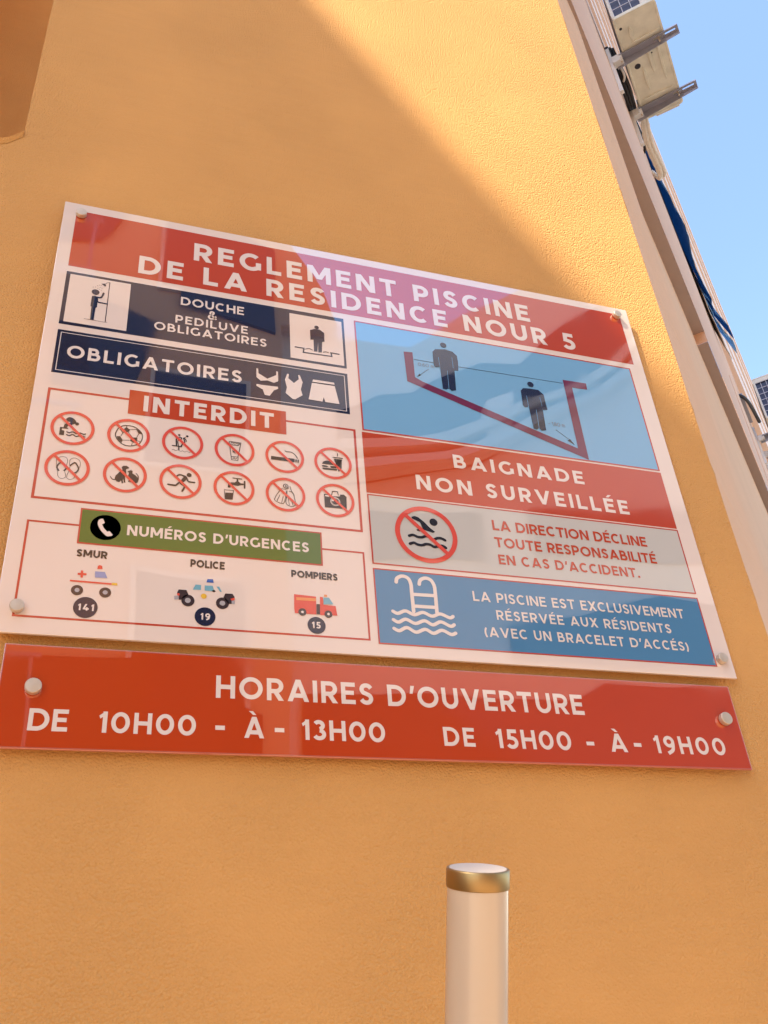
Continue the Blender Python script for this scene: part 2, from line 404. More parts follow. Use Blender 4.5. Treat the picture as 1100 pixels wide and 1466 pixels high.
slab('reflected_dark_shape', [(3.4, 7.4), (5.1, 7.5), (5.1, 8.3), (3.4, 8.1)], -8.298, -8.25, MWIN, rampb)
slab('reflected_dark_panel', [(0.9, 10.9), (2.2, 10.6), (2.2, 12.3), (0.9, 12.9)], OY+.001, OY+.06, MWIN, ob)  # dark panels added on the facing block for dark reflection zones
slab('reflected_dark_panel', [(-0.6, 9.3), (0.3, 9.3), (0.6, 10.4), (-0.6, 11.0)], OY+.001, OY+.06, MWIN, ob)
slab('reflected_dark_panel', [(-1.2, 11.6), (-0.2, 11.9), (0.2, 13.0), (-1.2, 13.0)], OY+.001, OY+.06, MWIN, ob)
slab('reflected_dark_shape', [(2.5, 3.9), (11, 3.9), (11, 5.9), (6.4, 5.85), (5.9, 5.6), (2.5, 5.5)], -8.298, -8.25, MWIN, rampb)  # added so the red sign mirrors something dark
slab('reflected_dark_panel', [(-2.3, 4.45), (2.0, 4.45), (2.0, 5.15), (0.7, 5.7), (-2.3, 5.7)], OY+.001, OY+.06, MWIN, ob)
slab('reflected_slope', [(2.301, 10.9), (3.15, 11.05), (2.301, 13.2)], -8.25, -8.05, MO, ob)  # added to slant the edge of the reflected sky

# ------------------------------------------------------------------ lettering: geometric capitals drawn as strokes
def arc(cx, cy, rx, ry, a0, a1, n=16):
    return [(cx + rx*math.cos(R(a0+(a1-a0)*i/n)), cy + ry*math.sin(R(a0+(a1-a0)*i/n))) for i in range(n+1)]
def glyph(c, w):
    """(width, strokes, polygons); cap height 1, baseline 0"""
    h = w/2; S = []; P = []
    def d(x0, y0, x1, y1):          # diagonal bar cut level at both ends; x = left edge
        dw = w*math.hypot(x1-x0, y1-y0)/abs(y1-y0)
        P.append([(x0, y0), (x0+dw, y0), (x1+dw, y1), (x1, y1)]); return dw
    def v(x, y0=0, y1=1): P.append([(x, y0), (x+w, y0), (x+w, y1), (x, y1)])
    def hz(x0, x1, y): P.append([(x0, y-h), (x1, y-h), (x1, y+h), (x0, y+h)])
    acc = {'É': ('E', 'a'), 'À': ('A', 'g'), 'È': ('E', 'g')}
    if c in acc:
        b, k = acc[c]; W, S, P = glyph(b, w); m = W/2
        x0, x1 = (m-0.02, m+0.16) if k == 'a' else (m+0.02, m-0.16)
        P.append([(x0-h*.8, 1.09), (x0+h*.8, 1.09), (x1+h, 1.27), (x1-h, 1.27)]); return W, S, P
    if c == ' ': return 0.30, S, P
    if c == 'A':
        W = 0.94; dw = w*1.09; P += [[(0, 0), (dw, 0), (W/2+dw/2-.0, 1), (W/2-dw/2, 1)], [(W-dw, 0), (W, 0), (W/2+dw/2, 1), (W/2-dw/2, 1)]]; hz(.2, W-.2, .27)
    elif c in 'BPR':
        W = {'B': .72, 'P': .70, 'R': .72}[c]; v(0); m = {'B': .52, 'P': .40, 'R': .42}[c]; top = .62 if c == 'B' else W
        r = (1-h-m)/2; S.append(([(h, 1-h), (top-h-r, 1-h)] + arc(top-h-r, (1-h+m)/2, r, r, 90, -90, 12)[1:-1] + [(top-h-r, m), (h, m)], 0))
        if c == 'B':
            r = (m-h)/2; S.append(([(h, m), (W-h-r, m)] + arc(W-h-r, (m+h)/2, r, r, 90, -90, 12)[1:-1] + [(W-h-r, h), (h, h)], 0))
        if c == 'R': d(W-w*1.12, 0, W*.47-h, m)
    elif c in 'CG':
        W = .84 if c == 'C' else .88; r = .5-h; a = 48
        S.append((arc(.5*(W+.1) - .02, .5, .5*(W+.06)-h, r, a, 360-a, 28), 0))
        if c == 'G': P.append([(W-w, .10), (W, .10), (W, .50), (W-w, .50)])
    elif c == 'D': W = .86; v(0); S.append(([(h, 1-h), (.36, 1-h)] + arc(.36, .5, W-.36-h, .5-h, 90, -90, 18)[1:-1] + [(.36, h), (h, h)], 0))
    elif c in 'EF':
        W = .64 if c == 'E' else .62; v(0); hz(w*.9, W, 1-h); hz(w*.9, W-.06, .52)
        if c == 'E': hz(w*.9, W, h)
    elif c == 'H': W = .80; v(0); v(W-w); hz(w*.9, W-w*.9, .5)
    elif c == 'I': W = w; v(0)
    elif c == 'J': W = .5; S.append(([(W-h, 1), (W-h, .28)] + arc(.25-h/2+.02, .28, .25-h/2-.02, .28-h, 0, -150, 8)[1:], 0))
    elif c == 'L': W = .60; v(0); hz(w*.9, W, h)
    elif c == 'M':
        W = 1.0; v(0); v(W-w); dw = w*1.15
        P += [[(0, 1), (dw, 1), (W/2+dw*.45, .22), (W/2-dw*.45, .22)], [(W, 1), (W-dw, 1), (W/2-dw*.45, .22), (W/2+dw*.45, .22)]]
    elif c == 'N': W = .82; v(0); v(W-w); P.append([(0, 1), (w*1.15, 1), (W, 0), (W-w*1.15, 0)])
    elif c == 'O': W = 1.0; S.append((arc(W/2, .5, W/2-h, .5-h, 0, 360, 36)[:-1], 1))
    elif c == '0': W = .82; S.append((arc(W/2, .5, W/2-h, .5-h, 0, 360, 36)[:-1], 1))
    elif c == 'S': W = .66; S.append((catmull([(h+x*(W-w), h+y*(1-w)) for x, y in [(.97, .84), (.78, .96), (.5, 1), (.2, .94), (.06, .76), (.2, .59), (.5, .51), (.82, .41), (.95, .24), (.8, .06), (.5, 0), (.2, .05), (.0, .17)]]), 0))
    elif c == 'T': W = .74; v(W/2-h, 0, 1-w*.9); hz(0, W, 1-h)
    elif c == 'U': W = .78; r = W/2-h; S.append(([(h, 1), (h, .42)] + arc(W/2, .42, r, .42-h, 180, 360, 16)[1:-1] + [(W-h, .42), (W-h, 1)], 0))
    elif c == 'V':
        W = .92; dw = w*1.09; P += [[(0, 1), (dw, 1), (W/2+dw/2, 0), (W/2-dw/2, 0)], [(W-dw, 1), (W, 1), (W/2+dw/2, 0), (W/2-dw/2, 0)]]
    elif c == 'X':
        W = .84; dw = w*1.28; P += [[(0, 1), (dw, 1), (W, 0), (W-dw, 0)], [(W-dw, 1), (W, 1), (dw, 0), (0, 0)]]
    elif c == '1': W = .36; v(W-w); P.append([(0, .80), (W-w*.5, 1), (W-w*.5, 1-w*.95), (.05, .80-w*.75)])
    elif c == '3': W = .64; S.append((arc(W*.46, 1-.27, W*.42-h+.03, .27-h, 150, -80, 14), 0)); S.append((arc(W*.48, .29, W*.52-h, .29-h+.0, 85, -155, 16), 0))
    elif c == '4': W = .76; P.append([(0, .24), (w*1.05, .24), (.52, 1), (.52-w*1.15, 1)]); hz(0.02, W, .26); v(W-.16-w, 0, .5)
    elif c == '5':
        W = .66; hz(.12, W-.04, 1-h); P.append([(.08, .46), (.08+w, .5), (.12+w, 1), (.12, 1)])
        S.append(([(.1, .58)] + arc(.31, .31, W-.31-h, .31-h+.02, 88, -150, 16), 0))
    elif c in '689':
        W = .68
        if c == '8': S.append((arc(W/2, .73, W*.42-h, .27-h, 0, 360, 24)[:-1], 1)); S.append((arc(W/2, .28, W/2-h, .28-h, 0, 360, 24)[:-1], 1))
        else:
            a = arc(W/2, .33, W/2-h, .33-h, 0, 360, 28)[:-1]; b = catmull([(h, .36), (h+.03, .6), (.22, .82), (.52, .99)])
            if c == '9': a = [(W-x, 1-y) for x, y in a]; b = [(W-x, 1-y) for x, y in b]
            S.append((a, 1)); S.append((b, 0))
    elif c == '-': W = .42; hz(0, W, .38)
    elif c == "'": W = .20; P.append([(0.02, .62), (w*.8, .62), (.26, 1), (.08, 1)])
    elif c == '.': W = w*1.1; P.append([(0, 0), (W, 0), (W, W), (0, W)])
    elif c == ',': W = w; P.append([(-.03, -.14), (w*.5, -.14), (w, w), (0, w)])
    elif c == '(': W = .28; S.append((arc(.62, .43, .62-h, .72, 222, 138, 12), 0))
    elif c == ')': W = .28; S.append((arc(W-.62, .43, .62-h, .72, -42, 42, 12), 0))
    elif c == '&': W = .82; S.append((catmull([(.80, .06), (.50, .36), (.24, .68), (.28, .90), (.42, .94), (.54, .84), (.48, .68), (.20, .46), (.09, .28), (.18, .10), (.38, .07), (.60, .18), (.76, .44)]), 0))
    elif c == 'm': W = .82; v(0, 0, .72); S.append(([(h, .35)] + arc(.27, .45, .18, .22, 180, 0, 8) + [(.45, 0)], 0)); S.append(([(.45, .35)] + arc(.60, .45, .16, .22, 180, 0, 8) + [(.76, 0)], 0))
    else: raise ValueError(c)
    return W, S, P
def stroke_poly(pts, w, closed=False, rnd=False):
    """centre line -> quads with mitred joints"""
    n = len(pts); h = w/2; V = []; F = []
    P = [Vector(p) for p in pts]
    P2 = [P[0]]
    for p in P[1:]:
        if (p-P2[-1]).length > 1e-6: P2.append(p)
    if closed and (P2[0]-P2[-1]).length < 1e-6: P2.pop()
    P = P2; n = len(P)
    for i, p in enumerate(P):
        a = P[(i-1) % n] if (closed or i > 0) else None
        b = P[(i+1) % n] if (closed or i < n-1) else None
        d1 = (p-a).normalized() if a is not None else (b-p).normalized()
        d2 = (b-p).normalized() if b is not None else d1
        n1 = Vector((-d1.y, d1.x)); n2 = Vector((-d2.y, d2.x)); m = n1+n2
        m = m.normalized() if m.length > 1e-6 else n1
        k = min(2.2, 1/max(0.3, m.dot(n1)))
        V += [p+m*h*k, p-m*h*k]
    q = n if closed else n-1
    for i in range(q):
        j = (i+1) % n; F.append((2*i, 2*i+1, 2*j+1, 2*j))
    if rnd and not closed:
        for e, (p, o) in enumerate(((P[0], P[1]), (P[-1], P[-2]))):
            d = (p-o).normalized(); a0 = math.atan2(d.y, d.x); b = len(V)
            V += [p + Vector((math.cos(a0+t), math.sin(a0+t)))*h for t in [(-.5+i/6)*math.pi for i in range(7)]]
            F.append(tuple(range(b, b+7)))
    return V, F
class Flat:
    """flat print on the sign face, in millimetres; every shape a hair above the one before it"""
    def __init__(s, lay): s.y = lay*0.22; s.v = []; s.f = []; s.fm = []
    def add(s, V, F, fm=0):
        b = len(s.v); s.y += 0.012
        for p in V: s.v.append((p[0]/1000, -s.y/1000, p[1]/1000))
        for f in F:
            q = [V[i] for i in f]
            A = sum(q[i][0]*q[(i+1) % len(q)][1]-q[(i+1) % len(q)][0]*q[i][1] for i in range(len(q)))
            f = tuple(b+i for i in f)
            s.f.append(f if A > 0 else f[::-1]); s.fm.append(fm)
    def poly(s, pts, fm=0):
        t = geometry.tessellate_polygon([[Vector((p[0], p[1], 0)) for p in pts]]); s.add(pts, [tuple(x) for x in t], fm)
    def rect(s, x0, z0, x1, z1, fm=0): s.add([(x0, z0), (x1, z0), (x1, z1), (x0, z1)], [(0, 1, 2, 3)], fm)
    def frame(s, x0, z0, x1, z1, w):
        s.add([(x0, z0), (x1, z0), (x1, z1), (x0, z1), (x0+w, z0+w), (x1-w, z0+w), (x1-w, z1-w), (x0+w, z1-w)], [(0, 1, 5, 4), (1, 2, 6, 5), (2, 3, 7, 6), (3, 0, 4, 7)])
    def oval(s, cx, cz, rx, rz, fm=0): n = 32; s.add([(cx+rx*math.cos(2*math.pi*i/n), cz+rz*math.sin(2*math.pi*i/n)) for i in range(n)], [tuple(range(n))], fm)
    def ring(s, cx, cz, r1, r0, fm=0, n=48):
        V = [(cx+r*math.cos(2*math.pi*i/n), cz+r*math.sin(2*math.pi*i/n)) for r in (r1, r0) for i in range(n)]
        s.add(V, [(i, (i+1) % n, n+(i+1) % n, n+i) for i in range(n)], fm)
    def stroke(s, pts, w, closed=False, rnd=False, fm=0): V, F = stroke_poly(pts, w, closed, rnd); s.add(V, F, fm)
    def build(s, name, mat, parent, mats=None): return mesh_obj(name, s.v, s.f, mat, parent, mats=mats, fm=s.fm if mats else None)
def lettering(t, x0, z0, x1, z1, H, w, mat, lay, parent):
    z = (z0+z1)/2; G = [glyph(c, w) for c in t]; tot = x1-x0
    body = sum(g[0] for g in G); n = len(t)
    sx = 1.0
    if n > 1:
        tr = (tot/H-body)/(n-1)
        if tr < .10: sx = tot/H/(body+.10*(n-1)); tr = .10
        if tr > .27: sx = tot/H/(body+.27*(n-1)); tr = .27
    else: tr = 0; sx = tot/H/body if t not in '-' else tot/H/body
    out = []; fl = None; x = 0
    for ch, (W, S, P) in zip(t, G):
        if ch == ' ':
            fl = None; x += W+tr; continue
        if fl is None: fl = Flat(lay); y0 = fl.y; out.append([fl, ''])
        out[-1][1] += ch
        fl.y = y0
        f = lambda p: (x0+(x+p[0])*sx*H, z+p[1]*H)
        for pts, cl in S:
            V, F_ = stroke_poly(pts, w, cl); fl.add([f(q) for q in V], F_)
        for p in P: fl.add([f(q) for q in p], [tuple(range(len(p)))])
        x += W+tr
    for fl, word in out:
        o = fl.build('lettering', PM[mat], parent)
        if len(word) > 1: o['label'] = 'word ' + word

# ------------------------------------------------------------------ what is printed on the two signs (millimetres from the big sign's lower left corner)
ITEMS=[
 ('pictogram', 'ink', 3, [('c', 5, [(58.3, 375.7), (61.1, 378.0), (65.6, 376.4), (69.1, 371.8), (67.5, 370.4), (61.5, 365.9), (57.3, 364.6), (56.2, 359.2)], 1, 0), ('p', [(56.9, 377.2), (60.9, 380.3), (66.2, 378.9), (70.5, 375.0), (68.9, 370.0), (64.0, 370.9), (58.3, 371.7)]), ('o', 73.1, 368.8, 2.9, 2.9), ('s', 2, [(49.9, 357.6), (60.6, 357.7)], 0, 0), ('p', [(48.4, 358.5), (51.1, 358.9), (51.6, 352.7), (55.4, 352.4), (55.7, 343.7), (48.7, 343.2)]), ('c', 1.8, [(59.2, 350.8), (63.2, 349.5), (68.1, 352.1), (73.5, 349.5), (79.3, 351.6), (84.7, 349.7), (87.6, 351.0)], 1, 0), ('c', 1.8, [(59.4, 345.5), (63.8, 343.9), (68.6, 347.0), (73.7, 343.9), (78.2, 345.7), (82.5, 345.9), (87.3, 345.0)], 1, 0)], 'diving swimmer'),
 ('pictogram', 'ink', 3, [('c', 0.6, [(50.3, 293.4), (51.4, 297.9), (56.5, 301.5), (63.2, 301.4), (66.3, 295.8), (65.7, 285.9), (64.2, 276.0), (66.3, 268.7), (65.2, 262.7), (59.2, 261.3), (55.6, 265.1), (54.1, 273.4), (51.6, 281.7)], 0, 1), ('c', 0.6, [(69.5, 293.0), (71.0, 299.3), (76.6, 302.0), (82.8, 299.4), (85.4, 292.2), (84.4, 283.3), (80.8, 273.0), (78.8, 264.6), (74.1, 261.0), (69.4, 262.2), (68.1, 267.4), (70.4, 276.9), (70.8, 284.5)], 0, 1), ('c', 2.2, [(56.1, 274.8), (52.3, 280.7), (53.9, 286.9), (57.7, 290.2), (62.3, 286.5), (65.8, 280.5), (62.6, 275.7)], 0, 0), ('c', 2.2, [(70.7, 286.1), (72.9, 289.2), (77.5, 293.2), (81.4, 288.3), (83.7, 282.1), (81.7, 276.4), (78.6, 274.3)], 0, 0)], 'pair of flip flops'),
 ('pictogram', 'ink', 3, [('c', 1.5, [(148.5, 378.5), (160.7, 377.6), (171.1, 369.6), (174.6, 360.2), (171.7, 347.0), (160.7, 339.2), (148.3, 338.8), (138.0, 346.1), (132.8, 356.8), (135.4, 368.9), (141.1, 375.7)], 0, 1), ('p', [(144.6, 370.4), (148.3, 375.1), (154.4, 370.9), (152.5, 365.9), (148.2, 364.6)]), ('p', [(164.0, 374.8), (172.5, 368.6), (173.6, 365.3), (168.3, 365.0), (164.7, 371.4)]), ('p', [(134.7, 354.2), (140.4, 355.2), (144.5, 348.3), (143.1, 342.9), (137.0, 348.3)]), ('p', [(158.6, 355.3), (166.6, 357.1), (167.0, 350.2), (162.0, 345.4), (155.5, 349.0)]), ('s', 0.9, [(148.5, 378.1), (149.2, 374.1)], 0, 0), ('s', 0.9, [(154.4, 370.9), (164.1, 373.1)], 0, 0), ('s', 0.9, [(152.5, 365.9), (153.7, 362.6), (159.5, 356.0)], 0, 0), ('s', 0.9, [(168.3, 364.4), (166.1, 357.6)], 0, 0), ('s', 0.9, [(148.2, 364.6), (143.8, 363.3), (141.3, 355.9)], 0, 0), ('s', 0.9, [(144.5, 348.1), (154.6, 349.4)], 0, 0), ('s', 0.9, [(143.8, 363.3), (138.9, 369.4)], 0, 0), ('s', 0.9, [(159.8, 345.0), (158.9, 339.2)], 0, 0), ('s', 0.9, [(167.0, 350.2), (171.6, 349.2)], 0, 0)], 'football'),
 ('pictogram', 'ink', 3, [('p', [(147.2, 295.1), (149.6, 298.0), (154.8, 298.8), (158.5, 295.7), (157.8, 293.9), (154.0, 292.2), (155.0, 284.1), (153.6, 280.0), (153.5, 275.7), (154.4, 268.7), (155.4, 267.0), (152.8, 266.6), (151.0, 273.7), (150.5, 269.8), (152.1, 265.4), (149.5, 265.1), (147.8, 270.5), (146.0, 266.4), (141.7, 266.9), (138.3, 271.3), (139.5, 278.0), (144.5, 285.3), (148.9, 290.4)]), ('c', 1.3, [(132.0, 274.8), (134.5, 270.8), (138.9, 269.8)], 1, 0), ('p', [(156.5, 287.6), (158.5, 290.1), (160.6, 290.4), (161.8, 292.3), (162.8, 290.2), (164.1, 290.4), (164.0, 285.4), (169.0, 282.3), (172.8, 278.4), (173.7, 272.0), (171.8, 267.9), (165.7, 268.1), (158.7, 268.8), (160.1, 273.3), (157.9, 280.7), (159.2, 285.8)]), ('c', 1.3, [(169.8, 285.9), (173.0, 281.8), (173.7, 275.3), (172.5, 269.6)], 1, 0)], 'dog and cat'),
 ('pictogram', 'ink', 3, [('o', 232.6, 372.8, 2, 2), ('o', 245.6, 372.4, 2, 2), ('c', 1.5, [(228.6, 364.1), (233.5, 368.4), (236.7, 367.2), (234.6, 362.7), (231.0, 361.0)], 1, 0), ('s', 2, [(228.3, 364.0), (229.0, 350.1)], 0, 0), ('s', 1.6, [(230.6, 359.7), (232.3, 349.4)], 0, 0), ('s', 1.8, [(221.9, 349.9), (238.0, 349.5)], 0, 0), ('s', 1.8, [(232.9, 349.5), (233.3, 342.0)], 0, 0), ('c', 1.5, [(240.9, 367.9), (243.8, 364.2), (244.4, 361.3)], 1, 0), ('c', 1.8, [(239.5, 367.1), (242.1, 360.4), (238.6, 355.1), (236.1, 349.5)], 1, 0), ('s', 1.4, [(240.0, 367.7), (243.1, 369.4)], 0, 0), ('c', 0.5, [(222.1, 340.3), (224.6, 342.2), (228.3, 340.1), (231.9, 342.4), (236.6, 339.6), (239.2, 341.8), (243.0, 339.5), (246.1, 341.7), (250.3, 339.5), (251.6, 340.8)], 0, 0)], 'two people pushing into water'),
 ('pictogram', 'ink', 3, [('o', 251.8, 294.9, 3.9, 3.9), ('c', 2.6, [(232.9, 290.7), (236.8, 293.5), (242.2, 292.6), (247.3, 290.0), (250.3, 283.1), (254.4, 281.5), (260.7, 281.8)], 1, 0), ('p', [(240.9, 292.4), (248.6, 290.2), (247.1, 284.4), (242.8, 279.3), (238.2, 282.0), (243.2, 289.4)]), ('c', 3, [(241.7, 282.5), (234.9, 276.0), (231.5, 272.2), (226.2, 272.0), (219.9, 272.6)], 1, 0), ('c', 3, [(240.9, 281.3), (239.3, 276.6), (245.3, 271.9), (242.1, 262.7)], 1, 0)], 'running person'),
 ('pictogram', 'ink', 3, [('s', 1, [(314.6, 373.3), (334.3, 372.9), (329.5, 342.7), (318.2, 342.1), (314.9, 369.5)], 0, 1), ('s', 0.8, [(318.2, 342.1), (319.2, 335.6), (329.6, 335.7), (329.8, 342.8)], 0, 0), ('s', 0.8, [(318.2, 371.8), (332.6, 371.1), (329.8, 366.5), (317.3, 366.3)], 0, 1), ('s', 0.6, [(319.2, 367.2), (324.9, 372.3)], 0, 0), ('s', 0.6, [(323.1, 367.2), (329.7, 371.9)], 0, 0), ('s', 0.6, [(326.9, 366.6), (331.6, 370.4)], 0, 0), ('s', 1.2, [(320.4, 354.9), (325.2, 349.7)], 0, 0), ('s', 1.2, [(325.1, 356.2), (321.4, 350.9)], 0, 0), ('s', 0.7, [(320.6, 337.2), (323.4, 340.6), (325.3, 337.4), (328.1, 340.7)], 0, 0)], 'tumbler glass'),
 ('pictogram', 'ink', 3, [('s', 1.7, [(321.6, 299.3), (337.0, 299.0)], 0, 0), ('s', 2.6, [(329.3, 298.1), (329.4, 290.1)], 0, 0), ('p', [(318.9, 290.4), (325.0, 290.7), (327.3, 293.2), (331.5, 293.3), (334.3, 290.3), (339.4, 290.6), (339.5, 287.6), (333.9, 286.8), (330.2, 284.6), (326.0, 285.1), (318.1, 286.3), (317.9, 279.5), (313.8, 279.5), (314.4, 286.9)]), ('s', 2.4, [(341.0, 295.8), (341.1, 281.0)], 0, 0), ('p', [(310.1, 268.9), (322.7, 269.9), (321.5, 257.2), (310.0, 256.7)]), ('s', 1, [(308.4, 274.3), (323.2, 274.6), (321.5, 257.2), (310.0, 256.7)], 0, 1)], 'tap and filled glass'),
 ('pictogram', 'ink', 3, [('p', [(385.4, 353.8), (425.9, 353.7), (425.6, 346.8), (385.1, 346.8)]), ('p', [(427.1, 353.0), (429.4, 353.1), (429.0, 346.6), (426.7, 346.6)]), ('p', [(430.6, 353.1), (433.1, 353.2), (432.7, 346.4), (430.2, 346.5)]), ('c', 1.4, [(409.4, 368.4), (412.3, 366.6), (419.3, 367.1), (426.1, 363.3), (430.4, 355.5)], 1, 0)], 'cigarette with smoke'),
 ('pictogram', 'ink', 3, [('o', 409.4, 295.4, 4.6, 4.6), ('w', 409.4, 295.4, 3.0), ('o', 409.4, 295.4, 1.7, 1.7), ('c', 1, [(402.3, 289.2), (396.5, 281.0), (390.6, 267.8), (392.4, 263.5), (400.0, 260.3), (405.7, 261.4), (408.7, 273.6), (410.4, 286.3)], 0, 0), ('c', 0.8, [(399.3, 276.9), (394.3, 263.8)], 0, 0), ('c', 0.8, [(405.0, 275.4), (401.9, 260.9)], 0, 0), ('c', 1, [(416.4, 295.8), (418.6, 287.5), (422.3, 281.1), (424.4, 268.9), (424.7, 259.9), (417.9, 256.2), (411.3, 258.7), (409.1, 264.6), (410.7, 273.9)], 0, 0), ('s', 0.8, [(413.0, 273.0), (414.7, 258.0)], 0, 0), ('s', 0.8, [(418.3, 271.5), (420.9, 258.3)], 0, 0), ('s', 1, [(414.7, 285.8), (420.5, 284.3), (423.2, 276.7)], 0, 0), ('s', 0.8, [(411.4, 286.5), (411.2, 276.2)], 0, 0), ('s', 0.8, [(402.3, 289.2), (409.0, 288.4), (414.9, 292.7)], 0, 0)], 'swim fins'),
 ('pictogram', 'ink', 3, [('p', [(473.4, 351.0), (475.3, 355.5), (481.0, 358.5), (488.1, 358.9), (492.5, 356.3), (493.3, 352.1), (493.3, 350.9)]), ('p', [(473.3, 347.9), (480.5, 348.4), (485.5, 345.5), (480.4, 344.8), (473.4, 345.3)]), ('p', [(486.6, 348.1), (497.7, 348.6), (498.1, 345.0), (492.5, 344.8), (489.5, 344.9)]), ('p', [(473.5, 342.5), (477.3, 343.1), (499.5, 343.4), (499.3, 340.0), (476.1, 339.3), (474.0, 340.2)]), ('s', 1.6, [(492.7, 367.5), (511.1, 367.5)], 0, 0), ('s', 1.2, [(502.2, 377.3), (501.6, 370.5)], 0, 0), ('p', [(494.6, 364.5), (509.3, 364.9), (507.0, 340.3), (501.3, 339.1), (501.1, 344.8), (497.1, 356.3)])], 'burger and drink'),
 ('pictogram', 'ink', 3, [('p', [(474.3, 288.8), (479.5, 288.6), (486.8, 285.5), (502.2, 287.0), (502.4, 291.1), (508.9, 291.7), (513.2, 287.3), (512.3, 263.1), (474.9, 262.2)]), ('s', 1.4, [(487.4, 287.9), (489.2, 295.7), (497.7, 296.3), (499.3, 289.6)], 0, 0), ('w2', 'ring', 493.2, 275.5, 8.6, 7.6), ('w2', 'ring', 493.2, 275.5, 6.9, 6.2), ('wp', [(476.0, 287.0), (481.9, 287.2), (483.2, 283.6), (476.1, 284.1)]), ('wp', [(487.0, 279.2), (491.8, 278.2), (489.7, 275.2), (486.3, 276.3)])], 'camera'),
 ('pictogram', 'ink', 3, [('o', 666.1, 255.9, 7.3, 7.3), ('p', [(626.9, 262.2), (632.6, 264.5), (639.3, 262.2), (648.2, 254.8), (658.1, 243.7), (667.0, 236.3), (662.6, 234.0), (651.8, 236.8), (645.2, 239.1), (641.1, 252.4), (631.8, 256.6), (626.8, 259.1)]), ('p', [(633.4, 237.7), (641.0, 238.6), (639.2, 234.1), (633.8, 235.5)]), ('c', 5.2, [(619.0, 223.2), (626.0, 225.5), (633.9, 222.6), (642.1, 222.8), (650.7, 226.1), (661.1, 220.5), (669.7, 224.0), (676.7, 224.5), (683.3, 221.5)], 1, 0), ('c', 5.2, [(618.9, 207.5), (625.9, 210.2), (632.4, 207.5), (640.5, 206.9), (647.6, 209.9), (655.7, 209.3), (662.2, 206.0), (672.2, 208.9), (677.7, 209.6), (682.9, 206.4)], 1, 0)], 'swimmer over waves'),
 ('pictogram', 'print_white', 3, [('c', 6.2, [(587.9, 131.9), (590.1, 139.1), (599.0, 143.8), (608.6, 140.9), (612.8, 130.7), (612.9, 115.4), (612.9, 81.1)], 1, 0), ('c', 6.2, [(627.4, 131.4), (630.2, 139.5), (639.2, 143.9), (648.3, 141.2), (653.2, 131.7), (653.8, 119.1), (652.7, 81.7)], 1, 0), ('s', 6, [(614.9, 111.7), (651.8, 112.6)], 0, 0), ('s', 6, [(613.5, 90.4), (652.0, 91.2)], 0, 0), ('c', 5.8, [(577.8, 78.4), (585.8, 75.1), (599.0, 80.6), (613.2, 75.0), (628.6, 80.3), (643.6, 74.8), (657.9, 80.0), (673.7, 74.5), (680.0, 77.3)], 1, 0), ('c', 5.8, [(577.4, 63.4), (585.7, 59.8), (598.3, 65.8), (613.6, 59.6), (629.7, 65.6), (643.2, 59.5), (657.6, 65.8), (673.1, 59.3), (680.1, 62.5)], 1, 0), ('c', 5.8, [(577.1, 48.2), (585.6, 44.9), (598.8, 51.2), (613.4, 44.4), (629.4, 50.5), (642.8, 44.6), (657.8, 51.0), (672.7, 44.8), (680.8, 47.7)], 1, 0)], 'pool ladder above waves'),
 ('roundel', 'ink', 3, [('o', 132.4, 181.2, 22.2, 22.2)], 'black disc'),
 ('pictogram', 'print_white', 4, [('c', 6.0, [(125.0, 190.9), (123.9, 186.5), (127.3, 179.0), (132.0, 173.3), (135.4, 170.2), (138.9, 170.2)], 0, 0), ('p', [(120.6, 187.3), (121.3, 192.5), (124.3, 195.6), (127.7, 196.3), (130.9, 188.9), (127.0, 186.1), (122.7, 184.0)]), ('p', [(132.7, 171.8), (135.1, 173.8), (138.8, 175.5), (143.8, 169.2), (142.0, 167.3), (137.0, 165.9), (133.8, 166.9)])], 'telephone handset'),
 ('pictogram', 'print_navy', 4, [('o', 74.4, 665.2, 6.6, 6.6), ('p', [(69.4, 654.0), (73.7, 656.0), (78.4, 654.4), (80.3, 646.8), (79.7, 639.2), (79.9, 629.9), (77.7, 626.6), (77.2, 597.6), (71.2, 597.2), (70.8, 622.2), (70.8, 628.7), (69.0, 629.2), (69.1, 644.1)]), ('c', 3.4, [(77.2, 653.1), (84.8, 654.5), (88.0, 665.7)], 1, 0), ('c', 2.8, [(76.2, 649.6), (80.7, 642.2), (88.5, 641.3), (96.0, 640.8)], 1, 0), ('s', 1.3, [(96.2, 694.2), (96.3, 597.5)], 0, 0), ('p', [(81.9, 688.1), (88.2, 689.8), (90.6, 685.5), (89.2, 682.3)]), ('c', 1, [(89.0, 689.0), (91.9, 693.1), (96.4, 694.3)], 0, 0), ('s', 0.6, [(61.1, 597.5), (100.0, 596.5)], 0, 0), ('o', 69.3, 676.3, 0.7, 0.7), ('o', 73.1, 677.3, 0.7, 0.7), ('o', 76.3, 681.4, 0.7, 0.7), ('o', 79.6, 683.7, 0.7, 0.7), ('o', 82.3, 683.4, 0.7, 0.7), ('o', 77.2, 674.9, 0.7, 0.7), ('o', 80.8, 678.2, 0.7, 0.7), ('o', 84.1, 677.2, 0.7, 0.7), ('o', 79.9, 673.2, 0.7, 0.7), ('o', 83.3, 671.7, 0.7, 0.7)], 'person under a shower'),
